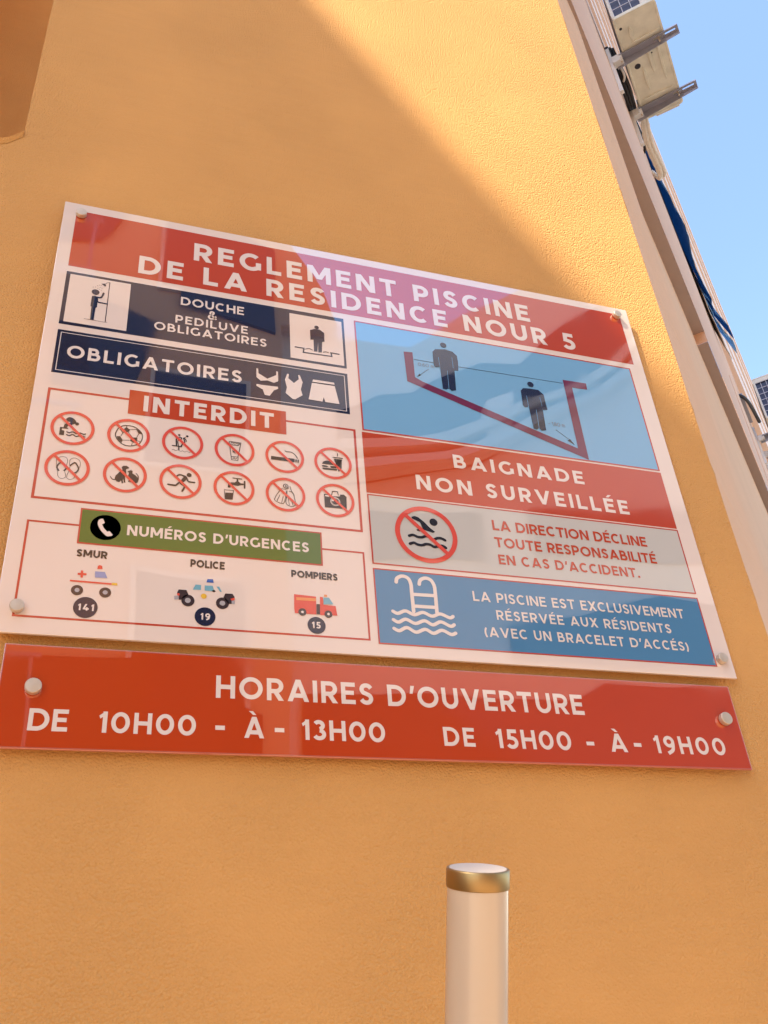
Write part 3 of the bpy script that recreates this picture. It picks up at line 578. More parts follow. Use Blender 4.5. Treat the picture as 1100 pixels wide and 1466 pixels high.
 ('pictogram', 'print_navy', 4, [('o', 475.4, 670.3, 4.4, 4.4), ('p', [(462.3, 660.7), (471.3, 665.4), (481.2, 665.8), (489.8, 659.0), (489.5, 636.8), (484.9, 635.2), (483.3, 608.5), (476.6, 607.0), (477.0, 634.0), (474.7, 608.4), (468.3, 607.8), (468.3, 637.3), (462.5, 636.5)]), ('s', 2.6, [(431.8, 611.5), (449.1, 611.4), (447.8, 601.0), (502.1, 602.2), (501.0, 610.9), (517.3, 610.5)], 0, 0), ('c', 1.5, [(451.9, 610.2), (459.8, 612.9), (465.5, 609.8)], 0, 0), ('c', 1.5, [(485.8, 609.0), (490.8, 611.3), (496.6, 610.0)], 0, 0)], 'person standing in a foot bath'),
 ('pictogram', 'print_white', 4, [('p', [(360.5, 544.7), (363.6, 544.1), (364.1, 533.4), (380.0, 523.4), (396.1, 535.0), (396.2, 544.2), (399.5, 544.1), (399.6, 521.3), (391.8, 516.2), (380.0, 519.4), (368.1, 516.4), (360.5, 523.2)]), ('p', [(360.5, 507.8), (369.9, 507.3), (399.0, 508.2), (399.4, 503.5), (391.6, 498.5), (384.2, 485.0), (375.2, 484.9), (371.7, 497.1), (360.5, 503.1)]), ('p', [(416.2, 542.6), (419.4, 542.5), (418.2, 532.1), (428.3, 522.6), (437.5, 533.5), (436.4, 543.5), (439.6, 543.1), (444.3, 527.6), (440.6, 510.2), (443.4, 496.9), (429.8, 485.0), (425.2, 484.9), (412.6, 496.6), (415.2, 510.1), (411.9, 527.3)]), ('p', [(464.0, 538.2), (503.6, 537.9), (504.1, 533.1), (462.4, 532.3)]), ('p', [(461.6, 529.7), (504.2, 529.9), (511.1, 488.9), (484.7, 488.8), (482.4, 500.2), (479.7, 489.0), (454.3, 489.6)])], 'bikini, swimsuit and shorts'),
 ('pool_profile', 'print_maroon', 3, [('p', [(647.7, 645.5), (666.1, 647.4), (665.1, 583.7), (679.4, 575.4), (989.0, 464.8), (990.8, 640.4), (1044.5, 641.0), (1043.8, 624.0), (1008.8, 622.9), (1007.4, 440.2), (648.2, 570.1)])], 'pool depth profile line'),
 ('water_line', 'print_navy', 3, [('s', 1.0, [(667.4, 629.5), (715.2, 628.6), (988.8, 630.7)], 0, 0)], 'thin water line'),
 ('arrow', 'ink', 3, [('s', 0.9, [(695.4, 609.9), (673.0, 588.5)], 0, 0), ('p', [(668.8, 585.2), (675.6, 594.6), (677.7, 590.2)]), ('s', 0.9, [(948.6, 504.2), (975.1, 482.7)], 0, 0), ('p', [(983.7, 472.0), (969.4, 480.7), (975.8, 485.8)])], 'two small arrows'),
 ('person_silhouette', 'print_navy', 4, [('o', 733.9, 680.7, 6.6, 6.6), ('p', [(708.8, 658.1), (715.4, 665.9), (736.0, 669.8), (751.9, 666.8), (760.1, 657.1), (760.6, 642.1), (758.5, 618.5), (750.4, 617.2), (749.5, 626.6), (720.4, 620.6), (710.7, 617.9), (707.8, 621.4)]), ('p', [(720.1, 625.5), (750.9, 631.8), (747.0, 566.0), (737.7, 563.0), (734.5, 566.8), (730.7, 566.8), (726.0, 564.0), (719.9, 564.9)])], 'silhouette standing at the shallow end'),
 ('person_silhouette', 'print_navy', 4, [('o', 913.2, 612.8, 6.9, 6.9), ('p', [(888.2, 591.9), (894.5, 599.6), (909.4, 601.3), (927.6, 601.5), (938.4, 590.7), (938.3, 575.7), (939.4, 552.7), (929.8, 549.5), (928.9, 561.3), (898.8, 555.9), (896.0, 551.2), (890.5, 550.2), (886.6, 553.7)]), ('p', [(898.8, 560.0), (929.7, 565.7), (926.5, 498.9), (916.2, 496.2), (912.3, 501.8), (906.7, 497.2), (899.8, 498.1)])], 'silhouette standing at the deep end'),
 ('silhouette_seam', 'print_sky', 5, [('s', 0.7, [(719.5, 645.3), (719.9, 617.3)], 0, 0), ('s', 0.7, [(748.6, 651.3), (748.0, 622.9)], 0, 0), ('s', 0.8, [(734.6, 613.7), (732.5, 566.5)], 0, 0), ('s', 0.7, [(898.6, 581.1), (898.4, 551.6)], 0, 0), ('s', 0.7, [(928.1, 582.3), (928.9, 559.2)], 0, 0), ('s', 0.8, [(913.9, 548.1), (911.9, 499.5)], 0, 0)], 'pale lines between arms and legs'),
 ('ambulance_drawing', 'print_signal', 3, [('s', 2.6, [(91.5, 86.8), (149.1, 86.5)], 0, 0), ('s', 3.4, [(100.9, 98.7), (113.1, 99.1)], 0, 0), ('s', 3.4, [(106.4, 104.8), (106.9, 93.1)], 0, 0), ('p', [(127.1, 109.4), (127.4, 114.6), (130.1, 116.1), (133.3, 115.2), (134.5, 109.7)])], 'red stripe, cross and lamp'),
 ('ambulance_window', 'print_lilac', 3, [('p', [(124.5, 105.1), (138.1, 105.3), (142.4, 95.7), (125.2, 94.9)])], None),
 ('ambulance_lamp', 'print_yellow', 3, [('p', [(149.2, 88.7), (156.7, 88.7), (157.6, 84.8), (149.5, 84.9)])], None),
 ('wheel_drawing', 'print_brown', 3, [('o', 102.7, 72.3, 8.2, 8.2), ('o', 141.3, 71.9, 8.2, 8.2)], None),
 ('hub_drawing', 'print_hub', 4, [('o', 102.7, 72.3, 3.4, 3.4), ('o', 141.3, 71.9, 3.4, 3.4)], None),
 ('roundel', 'print_navy', 3, [('o', 116.6, 45.8, 16.6, 16.6)], None),
 ('police_car_drawing', 'print_brown', 3, [('p', [(242.9, 82.4), (244.7, 86.4), (255.9, 86.5), (259.3, 78.7), (248.5, 69.6), (245.5, 69.5), (245.2, 76.2), (242.6, 78.3)]), ('p', [(310.8, 79.2), (313.3, 85.9), (324.3, 86.3), (327.3, 81.2), (327.6, 76.5), (323.0, 69.3), (318.3, 68.9)]), ('o', 258.7, 69.3, 9.6, 9.6), ('o', 309.4, 69.1, 9.6, 9.6), ('o', 296.2, 88.5, 2.6, 1.6)], None),
 ('hub_drawing', 'print_hub', 4, [('o', 258.5, 69.3, 4.2, 4.2), ('o', 309.4, 69.1, 4.2, 4.2), ('p', [(238.4, 75.0), (244.7, 76.2), (245.3, 69.9), (239.0, 69.0)]), ('p', [(323.2, 74.4), (327.8, 75.4), (327.7, 68.9), (323.3, 69.1)])], None),
 ('police_car_window', 'print_cyan', 3, [('p', [(265.1, 88.0), (268.9, 96.9), (277.1, 97.0), (277.2, 88.5)]), ('p', [(282.5, 96.7), (294.3, 97.2), (296.5, 90.3), (294.0, 87.9), (282.6, 88.0)]), ('p', [(300.0, 96.3), (304.0, 96.7), (308.3, 88.0), (305.6, 88.0)])], None),
 ('police_car_lamp', 'print_blue', 3, [('p', [(284.8, 102.3), (286.3, 108.1), (294.7, 108.6), (295.7, 102.3)])], None),
 ('police_car_badge', 'print_yellow', 3, [('o', 281.6, 78.6, 4.3, 4.3)], None),
 ('tail_lamp_drawing', 'print_signal', 5, [('p', [(242.5, 79.5), (246.0, 80.0), (246.4, 76.3), (243.0, 76.0)]), ('p', [(321.1, 77.7), (327.5, 79.8), (327.4, 75.3), (322.4, 74.7)])], None),
 ('roundel', 'print_navy', 3, [('o', 284.5, 44.9, 15.2, 15.2)], None),
 ('fire_engine_drawing', 'print_signal', 3, [('p', [(418.8, 94.4), (453.6, 93.1), (452.9, 62.4), (419.4, 62.1), (418.6, 70.3)]), ('p', [(459.8, 93.6), (464.5, 93.0), (464.9, 80.1), (484.2, 79.3), (485.4, 70.0), (486.5, 63.0), (458.8, 61.9)])], None),
 ('fire_engine_stripe', 'print_orange', 4, [('p', [(421.9, 89.2), (453.3, 90.0), (453.1, 84.9), (422.2, 84.3)]), ('p', [(466.6, 98.0), (471.3, 97.9), (471.4, 94.2), (466.4, 94.2)])], None),
 ('fire_engine_window', 'print_cyan', 4, [('p', [(464.9, 92.3), (474.1, 93.1), (480.7, 82.0), (465.4, 81.0)])], None),
 ('wheel_drawing', 'print_brown', 4, [('o', 431.1, 64.7, 6.2, 6.2), ('o', 472.0, 64.3, 6.2, 6.2), ('p', [(453.8, 80.2), (459.3, 80.1), (458.6, 62.7), (453.2, 62.8)])], None),
 ('hub_drawing', 'print_white', 5, [('o', 431.1, 64.5, 2.2, 2.2), ('o', 472.0, 64.3, 2.2, 2.2)], None),
 ('roundel', 'print_navy', 3, [('o', 452.7, 43.8, 14.1, 14.1)], None),
]
TEXTS=[
 ('REGLEMENT PISCINE', 240.8, 795.5, 945.4, 789.3, 47.6, 0.215, 'print_white', 3),
 ('DE LA RESIDENCE NOUR 5', 142.5, 734.9, 1042.3, 729.5, 45.9, 0.215, 'print_white', 3),
 ('DOUCHE', 221.9, 671.2, 337.4, 668.8, 20.3, 0.185, 'print_white', 3),
 ('&', 271.4, 646.0, 287.2, 645.3, 20.3, 0.185, 'print_white', 3),
 ('PEDILUVE', 214.4, 625.1, 344.7, 622.5, 19.1, 0.185, 'print_white', 3),
 ('OBLIGATOIRES', 178.7, 600.8, 379.5, 597.6, 19.4, 0.185, 'print_white', 3),
 ('OBLIGATOIRES', 42.0, 505.0, 335.0, 504.4, 27.9, 0.195, 'print_white', 3),
 ('INTERDIT', 172.2, 413.4, 390.9, 411.4, 33.4, 0.225, 'print_white', 4),
 ("NUMÉROS D'URGENCES", 164.0, 172.4, 445.2, 170.5, 18.1, 0.205, 'print_white', 4),
 ('SMUR', 95.9, 127.0, 139.1, 128.1, 12.4, 0.225, 'ink', 3),
 ('POLICE', 260.0, 126.5, 311.5, 127.0, 13.1, 0.225, 'ink', 3),
 ('POMPIERS', 415.3, 123.4, 490.0, 125.6, 12.5, 0.225, 'ink', 3),
 ('141', 106.5, 41.0, 128.2, 40.6, 10.5, 0.215, 'print_white', 4),
 ('19', 278.0, 39.7, 291.9, 40.0, 10.6, 0.215, 'print_white', 4),
 ('15', 445.4, 38.4, 459.0, 39.2, 10.9, 0.215, 'print_white', 4),
 ('BAIGNADE', 719.8, 381.0, 985.1, 377.2, 29.7, 0.205, 'print_white', 3),
 ('NON SURVEILLÉE', 642.6, 321.6, 1068.3, 321.4, 31.3, 0.205, 'print_white', 3),
 ('LA DIRECTION DÉCLINE', 776.9, 253.3, 1088.1, 253.4, 21.1, 0.195, 'print_red', 3),
 ('TOUTE RESPONSABILITÉ', 776.3, 218.3, 1099.6, 218.8, 20.6, 0.195, 'print_red', 3),
 ("EN CAS D'ACCIDENT.", 778.4, 185.6, 1055.2, 184.0, 19.5, 0.195, 'print_red', 3),
 ('LA PISCINE EST EXCLUSIVEMENT', 720.0, 111.1, 1125.9, 107.5, 18.4, 0.175, 'print_white', 3),
 ('RÉSERVÉE AUX RÉSIDENTS', 757.8, 79.2, 1090.8, 76.4, 17.6, 0.175, 'print_white', 3),
 ("(AVEC UN BRACELET D'ACCÉS)", 731.7, 47.6, 1116.7, 44.0, 17.5, 0.175, 'print_white', 3),
 ('0.60 m', 674.4, 613.9, 707.7, 615.3, 8.4, 0.12, 'print_grey', 3),
 ('- 1,80 m', 935.2, 513.6, 971.0, 513.4, 9.2, 0.12, 'print_grey', 3),
]
TEXTS2=[
 ("HORAIRES D'OUVERTURE", 303.1, -79.7, 885.5, -80.0, 33.6, 0.195, 'print_white', 3),
 ('DE', 61.8, -136.7, 110.9, -135.9, 30.1, 0.195, 'print_white', 3),
 ('10H00', 149.7, -135.9, 277.1, -136.0, 29.3, 0.195, 'print_white', 3),
 ('-', 303.5, -135.1, 316.6, -135.6, 32.0, 0.195, 'print_white', 3),
 ('À', 343.5, -136.2, 371.3, -136.2, 30.7, 0.195, 'print_white', 3),
 ('-', 386.3, -135.1, 399.9, -135.6, 31.5, 0.195, 'print_white', 3),
 ('13H00', 425.3, -135.9, 548.8, -136.3, 29.9, 0.195, 'print_white', 3),
 ('DE', 639.9, -137.2, 689.8, -138.3, 28.9, 0.195, 'print_white', 3),
 ('15H00', 724.4, -138.2, 851.2, -138.6, 29.9, 0.195, 'print_white', 3),
 ('-', 877.9, -137.8, 891.4, -137.9, 30.5, 0.195, 'print_white', 3),
 ('À', 919.9, -137.6, 949.5, -138.5, 29.6, 0.195, 'print_white', 3),
 ('-', 962.5, -137.4, 976.1, -137.5, 31.0, 0.195, 'print_white', 3),
 ('19H00', 999.9, -138.2, 1134.0, -137.6, 29.1, 0.195, 'print_white', 3),
]

# ------------------------------------------------------------------ the two signs
TH = 0.005
def board(name, x0, z0, x1, z1, mat, parent):
    b = MB(); b.box(x0/1000, x1/1000, 0, TH, z0/1000, z1/1000); return b.build(name, mat, parent, bevel=0.0007)
sign = empty('pool_rules_sign', (0, 0, SZ), 'large white acrylic sign headed REGLEMENT PISCINE with coloured panels, on the wall', 'sign')
board('board', 0, 0, 1200, 888, PM['board_white'], sign)
def panel(name, mat, lay, *rects, label=None):
    f_ = Flat(lay)
    for r_ in rects: f_.rect(*r_)
    o = f_.build(name, PM[mat], sign)
    if label: o['label'] = label
    return o
def outline(lay, mat, w, *r_):
    f_ = Flat(lay); f_.frame(*r_, w); return f_.build('panel_outline', PM[mat], sign)
panel('header_panel', 'print_red', 1, (22.5, 720, 1178, 868.5), label='red heading band')
panel('shower_panel', 'print_navy', 1, (22, 578, 530, 706), label='navy shower panel')
panel('pictogram_field', 'board_white', 2, (28.8, 584.5, 132.6, 700), label='white field behind the shower')
panel('pictogram_field', 'board_white', 2, (423.5, 583.5, 525.5, 696.5), label='white field behind the foot bath')
panel('swimwear_panel', 'print_navy', 1, (22.5, 469, 530, 565), label='navy swimwear bar')
outline(2, 'print_white', 1.3, 28, 474.5, 524.5, 559.5)
outline(1, 'print_line', 4.2, 22, 220.5, 538, 436)
panel('label_panel', 'print_red', 2, (148.3, 403.5, 412.5, 454.5), label='red INTERDIT label')
outline(1, 'print_line', 3.2, 22, 24.5, 537.5, 182.5)
panel('label_border', 'print_line', 2, (94.5, 149.5, 467, 211.8))
panel('label_panel', 'print_green', 3, (97, 152, 464.5, 209.3), label='green emergency label')
panel('depth_panel', 'print_sky', 1, (551, 436.5, 1165, 706.5), label='sky blue pool depth panel')
outline(2, 'print_line', 3, 551, 436.5, 1165, 706.5)
panel('warning_panel', 'print_red', 1, (549.5, 302, 1165.5, 433), label='red BAIGNADE panel')
panel('notice_panel', 'print_pale', 1, (550, 162, 1166, 299.5), label='pale grey liability panel')
outline(2, 'print_line', 2.6, 550, 162, 1166, 299.5)
panel('notice_panel', 'print_pool', 1, (550, 20, 1166, 154.5), label='blue residents panel')
outline(2, 'print_line', 2.4, 550, 20, 1166, 154.5)
for name, mat, lay, shapes, label in [(n_, m_, l_, s2_, b_) for n_, m_, l_, s_, b_ in ITEMS for s2_ in ([[q_] for q_ in s_] if ('drawing' in n_ or 'window' in n_ or 'arrow' in n_ or 'seam' in n_) and 'ambulance_d' not in n_ else [s_])]:
    f_ = Flat(lay); multi = any(s_[0][0] == 'w' for s_ in shapes)
    for s_ in shapes:
        k = s_[0]
        if k == 'p': f_.poly(s_[1])
        elif k == 'wp': f_.poly(s_[1], 1)
        elif k == 's': f_.stroke(s_[2], s_[1], bool(s_[4]), bool(s_[3]))
        elif k == 'c': f_.stroke(catmull(s_[2], bool(s_[4])), s_[1], bool(s_[4]), bool(s_[3]))
        elif k == 'o': f_.oval(*s_[1:5])
        elif k == 'w': f_.oval(s_[1], s_[2], s_[3], s_[3], 1)
        elif k == 'w2': f_.ring(s_[2], s_[3], s_[4], s_[5], 1)
    o = f_.build(name, PM[mat], sign, mats=[PM[mat], PM['board_white']] if multi else None)
    if label: o['label'] = label
RINGS = [(67.2, 359.4), (153.1, 358.7), (238.9, 357.6), (324.0, 356.4), (408.7, 355.4), (493.0, 354.6),
         (67.2, 281.8), (153.2, 281.2), (238.8, 280.4), (324.0, 279.4), (408.8, 278.4), (493.2, 277.9)]
for x, z in RINGS:
    f_ = Flat(5); f_.ring(x, z, 33.2, 28.4); r_ = 29.5*math.sqrt(.5); f_.stroke([(x-r_, z+r_), (x+r_, z-r_)], 4.4)
    f_.build('prohibition_ring', PM['print_signal'], sign)
f_ = Flat(5); f_.ring(650.4, 229.4, 56, 47.4); r_ = 49*math.sqrt(.5); f_.stroke([(650.4-r_, 229.4+r_), (650.4+r_, 229.4-r_)], 7.2)
f_.build('prohibition_ring', PM['print_signal'], sign)['label'] = 'large red no swimming ring'
for t in TEXTS: lettering(*t, sign)

hours = empty('opening_hours_sign', (0, 0, SZ), 'long narrow red acrylic sign headed HORAIRES D\'OUVERTURE mounted under the big white sign', 'sign')
HX0, HX1, HZ0, HZ1 = 19.5, 1175.7, -160.4, -15.9
board('board', HX0, HZ0, HX1, HZ1, PM['edge_red'], hours)
f_ = Flat(1); f_.rect(HX0+2.2, HZ0+2.6, HX1-2.2, HZ1-2.2); f_.build('red_face', PM['print_red'], hours)
for t in TEXTS2: lettering(*t, hours)

def standoff(parent, x, z, r=10.5, out=0.009):
    """domed steel cap on a stem that runs back to the wall"""
    b = MB(); n = 28; prof = [(r*.94, 0), (r, -.0012), (r, -out+.0016), (r*.97, -out+.0006), (r*.90, -out), (0.0, -out-.0004)]
    x /= 1000; z /= 1000
    for (r1, y1), (r2, y2) in zip(prof, prof[1:]):
        for i in range(n):
            a, c_ = 2*math.pi*i/n, 2*math.pi*(i+1)/n
            P_ = lambda rr, yy, t: (x+rr/1000*math.cos(t), yy, z+rr/1000*math.sin(t))
            if r2 == 0: b.quad(P_(r1, y1, a), P_(r1, y1, c_), (x, y2, z))
            else: b.quad(P_(r1, y1, a), P_(r1, y1, c_), P_(r2, y2, c_), P_(r2, y2, a))
    b.v = [Vector((p.x, p.y-.0012, p.z)) for p in b.v]
    b.tube([(x, TH, z), (x, WY, z)], 0.007, 12)
    return b.build('standoff_cap', MSTEEL, parent)
for x, z in ((31.5, 857), (1168, 861.5), (27, 38), (1176.5, 34)): standoff(sign, x, z, 9.6)
for x, z in ((62.5, -78), (1147, -77)): standoff(hours, x, z, 10.8)

# ------------------------------------------------------------------ cream post with brass ring
MPOST = simple('cream_lacquer', (0.60, 0.49, 0.36), 0.26, noise=0.07, nscale=9, coat=0.6)
MBRASS = simple('brushed_brass', (0.40, 0.28, 0.125), 0.46, 1.0, noise=0.12, nscale=60)
MCAP = simple('satin_cap', (0.68, 0.56, 0.44), 0.85, noise=0.03, nscale=40)
pd = RX*((684.5-550)/1326.57) + RY*((1243-733)/1326.57) + RZ
top = CAM + pd*0.603
ax = Vector((-0.0112, -0.3703, 0.9289)).normalized()
e1 = ax.cross(Vector((0, 1, 0))).normalized(); e2 = ax.cross(e1)
rp = 0.0200
Lp = (top.z-0.02)/ax.z
base = top - ax*Lp
post = empty('slim_post', tuple(base), 'slim cream cylindrical post with brass ring and pale flat cap standing under the red sign', 'post')
def lathe(prof, name, mat, n=64):
    b = MB()
    for (r1, h1), (r2, h2) in zip(prof, prof[1:]):
        for i in range(n):
            a, c_ = 2*math.pi*i/n, 2*math.pi*(i+1)/n
            P_ = lambda rr, hh, t: top+e1*rr*math.cos(t)+e2*rr*math.sin(t)+ax*hh
            if r2 == 0: b.quad(P_(r1, h1, a), P_(r1, h1, c_), P_(0, h2, 0))
            elif r1 == 0: b.quad(P_(0, h1, 0), P_(r2, h2, c_), P_(r2, h2, a))
            else: b.quad(P_(r1, h1, a), P_(r1, h1, c_), P_(r2, h2, c_), P_(r2, h2, a))
    o = b.build(name, mat); 
    bm = bmesh.new(); bm.from_mesh(o.data); bmesh.ops.remove_doubles(bm, verts=bm.verts, dist=1e-5); bmesh.ops.recalc_face_normals(bm, faces=bm.faces); bm.to_mesh(o.data); bm.free()
    for p in o.data.polygons: p.use_smooth = abs(p.normal.dot(ax)) < .5
    under(post, o); return o
lathe([(rp, -0.0115), (rp, -Lp)], 'tube', MPOST)
lathe([(rp-.001, -.0118), (rp+.0004, -.0116), (rp+.0006, -.0112), (rp+.0006, -.0006), (rp+.0002, 0), (rp-.0012, .0001)], 'brass_ring', MBRASS)
lathe([(rp-.0012, -.0004), (rp-.0014, 0.0003), (0, .0004)], 'cap', MCAP)
b = MB(); c0 = Vector((base.x, base.y, 0)); b.tube([c0+Vector((0, 0, .006)), c0+Vector((0, 0, .016))], .045, 32); under(post, b.build('base_plate', MSTEEL))

# ------------------------------------------------------------------ air conditioners on brackets
FW = -0.092
def ac_unit(u0, u1, n0, n1, h0, hh, turn, label, arms):
    c0 = F((n0+n1)/2, (u0+u1)/2, h0)
    root = empty('air_conditioner', tuple(c0), label, 'air conditioner', 'outdoor air conditioning units on the oblique facade')
    ca, sa = math.cos(turn), math.sin(turn); W = u1-u0; D = n1-n0
    def T(p):   # local: x along u, y along n, z up, origin at the bottom centre
        return F((n0+n1)/2 + p.y*ca + p.x*sa, (u0+u1)/2 + p.x*ca - p.y*sa, h0+p.z)
    def add(b, name, mat, bevel=0):
        b.v = [T(p) for p in b.v]; o = b.build(name, mat, bevel=bevel); under(root, o); return o
    x0, x1, y0, y1 = -W/2, W/2, -D/2, D/2
    # casing: open at the near end and at the back where the coil shows
    b = MB()
    b.box(x0, x1, y1-.012, y1, .03, hh)
    b.box(x0, x1, y0, y1, hh-.012, hh+.006)
    b.box(x1-.25, x1, y0, y0+.01, .03, hh-.013)
    b.box(x1-.01, x1+.001, y0, y1-.013, .03, hh-.013)
    b.box(x0, x0+.008, y1-.10, y1-.013, .03, hh-.013)
    b.box(x0, x0+.008, y0-.002, y0+.022, .03, hh-.013)
    b.box(x0+.001, x0+.009, y0+.022, y1-.10, hh-.07, hh-.013)
    add(b, 'casing', MCASE, .003)
    b = MB(); b.box(x0+.02, x0+.03, y0+.02, y1-.1, .02, hh-.02); b.box(x0+.03, x1-.25, y0+.012, y0+.03, .02, hh-.02); add(b, 'coil', MCOIL)
    b = MB()
    ny = max(3, int((D-.12)/.055)); nz = int((hh-.1)/.09)
    for i in range(ny+1):
        y = y0+.022+(D-.122)*i/ny; b.box(x0+.006, x0+.010, y-.0028, y+.0028, .03, hh-.07)
    for i in range(nz+1):
        z = .035+(hh-.11)*i/nz; b.box(x0+.002, x0+.0055, y0+.02, y1-.10, z-.003, z+.003)
    add(b, 'coil_guard', MWIRE)
    b = MB()
    for i in range(14):
        x = x0+.05+(W-.32)*i/13; b.box(x-.0015, x+.0015, y0-.002, y0+.001, .03, hh-.03)
    for i in range(6):
        z = .05+(hh-.1)*i/5; b.box(x0+.03, x1-.25, y0-.0055, y0-.0025, z-.0015, z+.0015)
    add(b, 'rear_guard', MWIRE)
    # fan guard on the far side
    b = MB()
    for r_ in [.05+.03*i for i in range(7)]:
        pts = [Vector((x0+.36+r_*math.cos(t*math.pi/12), y1+.012, hh*.5+r_*math.sin(t*math.pi/12))) for t in range(25)]
        b.tube(pts, .002, 4, cap=False)
    add(b, 'fan_guard', MWIRE)
    # base pan: rounded tray with lip, pressed ribs, drain and foot holes
    def rr(xa, xb, ya, yb, r_, k=5):
        o = []
        for cx_, cy_, a0 in ((xb-r_, yb-r_, 0), (xa+r_, yb-r_, 90), (xa+r_, ya+r_, 180), (xb-r_, ya+r_, 270)):
            o += [(cx_+r_*math.cos(R(a0+90*i/k)), cy_+r_*math.sin(R(a0+90*i/k))) for i in range(k+1)]
        return o
    b = MB(); o1 = rr(x0-.004, x1+.004, y0-.004, y1+.006, .03); o2 = rr(x0+.008, x1-.008, y0+.008, y1-.006, .024)
    n = len(o1)
    for i in range(n):
        j = (i+1) % n
        b.quad((*o1[i], .035), (*o1[j], .035), (*o1[j], .002), (*o1[i], .002))
        b.quad((*o1[i], .002), (*o1[j], .002), (*o2[j], .0), (*o2[i], .0))
        b.quad((*o2[i], .0), (*o2[j], .0), (o2[j][0]*.985, o2[j][1]*.96, .006), (o2[i][0]*.985, o2[i][1]*.96, .006))
    b.quad(*[(p[0]*.985, p[1]*.96, .006) for p in o2][::-1])
    b.quad(*[(*p, .035) for p in o1])
    pan = add(b, 'base_pan', MPAN)
    def blob(xc, yc, rx_, ry_, z0_, z1_, mat, name, k=20, ang=0.0):
        bb = MB(); V1 = []; V2 = []
        for i in range(k):
            t = 2*math.pi*i/k; a_ = rx_*math.cos(t); c_ = ry_*math.sin(t)
            X = xc+a_*math.cos(ang)-c_*math.sin(ang); Y = yc+a_*math.sin(ang)+c_*math.cos(ang); V1.append((X, Y, z0_)); V2.append((xc+(X-xc)*.8, yc+(Y-yc)*.8, z1_))
        for i in range(k): bb.quad(V1[i], V1[(i+1) % k], V2[(i+1) % k], V2[i])
        bb.quad(*V2[::-1]); o = add(bb, name, mat); o.parent = None
        o.parent = pan; o.matrix_parent_inverse = Matrix.Translation(root.location).inverted() @ Matrix.Identity(4)
        o.matrix_parent_inverse = (Matrix.Translation(root.location) @ pan.matrix_parent_inverse).inverted()
        return o
    for (xc, yc, rx_, ry_) in ((-.05, .02, .16, .010), (.12, -.05, .12, .008), (-.25, .03, .012, .08), (.30, .0, .012, .09), (.02, .09, .20, .007), (-.32, -.06, .07, .012)):
        blob(xc*W, yc*D/.31, rx_*W, ry_*1.5, .0062, -.006, MPAN, 'pressed_rib')
    for (xc, yc, r1_, r2_) in ((-.02, -.085, .019, .019), (-.13, .015, .006, .014), (-.08, .03, .006, .013), (-.14, -.045, .005, .012), (-.13, .075, .008, .008), (.42, .11, .009, .009), (-.40, -.12, .009, .009), (.30, .06, .005, .005)):
        blob(xc*W, yc*D/.31, r1_*1.3, r2_*1.3, .0055, .0048, MBLK, 'drain_hole')
    # end lip that steps out beyond the pan
    b = MB(); b.box(x1+.004, x1+.022, y0+.10, y1-.03, .004, .05); add(b, 'valve_cover', MCASE, .004)
    return root
def bracket(u, n_tip, h, label, grp, wid=.066):
    """galvanised cantilever: channel arm with slotted end, wall plate and white clamp"""
    root = empty('wall_bracket', tuple(F(FW, u, h)), label, 'bracket', grp)
    def T(p): return F(p.y, u+p.x, h+p.z)
    def add(b, name, mat, bevel=0):
        b.v = [T(p) for p in b.v]; o = b.build(name, mat, bevel=bevel); under(root, o); return o
    t = .0035; w = wid/2; zt = -.005; zb = -.075
    nb = FW+.045
    b = MB()
    # bottom flange with two slots
    s1, s2, s3, s4 = n_tip-.118, n_tip-.022, n_tip-.200, n_tip-.135
    b.box(-w, w, nb, s3, zt-t, zt); b.box(-w, w, s4, s1, zt-t, zt); b.box(-w, w, s2, n_tip, zt-t, zt)
    for a_, c_ in ((s3, s4), (s1, s2)):
        b.box(-w, -.007, a_, c_, zt-t, zt); b.box(.007, w, a_, c_, zt-t, zt)
    add(b, 'top_flange', MGALV)
    b = MB()
    i = len(b.v)
    # deep web, tapering to the tip, on the near side
    for x_ in (w-t, w): b.v += [Vector((x_, nb, zb-.02)), Vector((x_, n_tip, zt-.040)), Vector((x_, n_tip, zt-t-.0002)), Vector((x_, nb, zt-t-.0002))]
    b.f += [(0, 1, 2, 3), (7, 6, 5, 4), (0, 4, 5, 1), (1, 5, 6, 2), (2, 6, 7, 3), (3, 7, 4, 0)]
    b.box(-w, -w+t, nb, n_tip, zt-.012, zt-t-.0002)
    add(b, 'arm_web', MGALV)
    b = MB(); b.box(-.018, .018, FW+.001, FW+.030, -.42, .16); add(b, 'wall_plate', MWP, .002)
    b = MB(); b.box(-w-.006, w+.006, FW+.025, FW+.105, -.062, -.030); b.box(-w-.008, -w-.001, FW+.025, FW+.085, -.085, -.005); add(b, 'clamp', MWP, .002)
    b = MB(); b.tube([(0, s1-.04, -.06), (0, s1-.04, .0)], .007, 8); b.tube([(0, FW+.09, -.075), (0, FW+.09, -.03)], .006, 8); add(b, 'bolt', MSTEEL)
    return root
BG = 'cantilever brackets under the air conditioners'
ac_unit(4.60, 5.60, 0.022, 0.352, 7.0, 0.62, R(-2.0), 'air conditioner high on the facade whose pale underside rests on two brackets with slotted ends', None)
bracket(4.915, .470, 7.0, 'grey slotted bracket nearest the top edge, under the middle of the nearer air conditioner', BG)
bracket(5.475, .480, 7.0, 'lower of the two slotted grey brackets under the nearer air conditioner, at its far end', BG)
ac_unit(10.66, 11.6, 0.100, 0.42, 7.0, 0.66, R(-1.0), 'second air conditioner further along the facade, cut off by the right edge', None)
bracket(10.98, .56, 7.0, 'nearer bracket under the second, further air conditioner at the right edge', BG)
bracket(11.4, .56, 7.0, 'farther bracket under the second, further air conditioner, mostly cut off', BG)

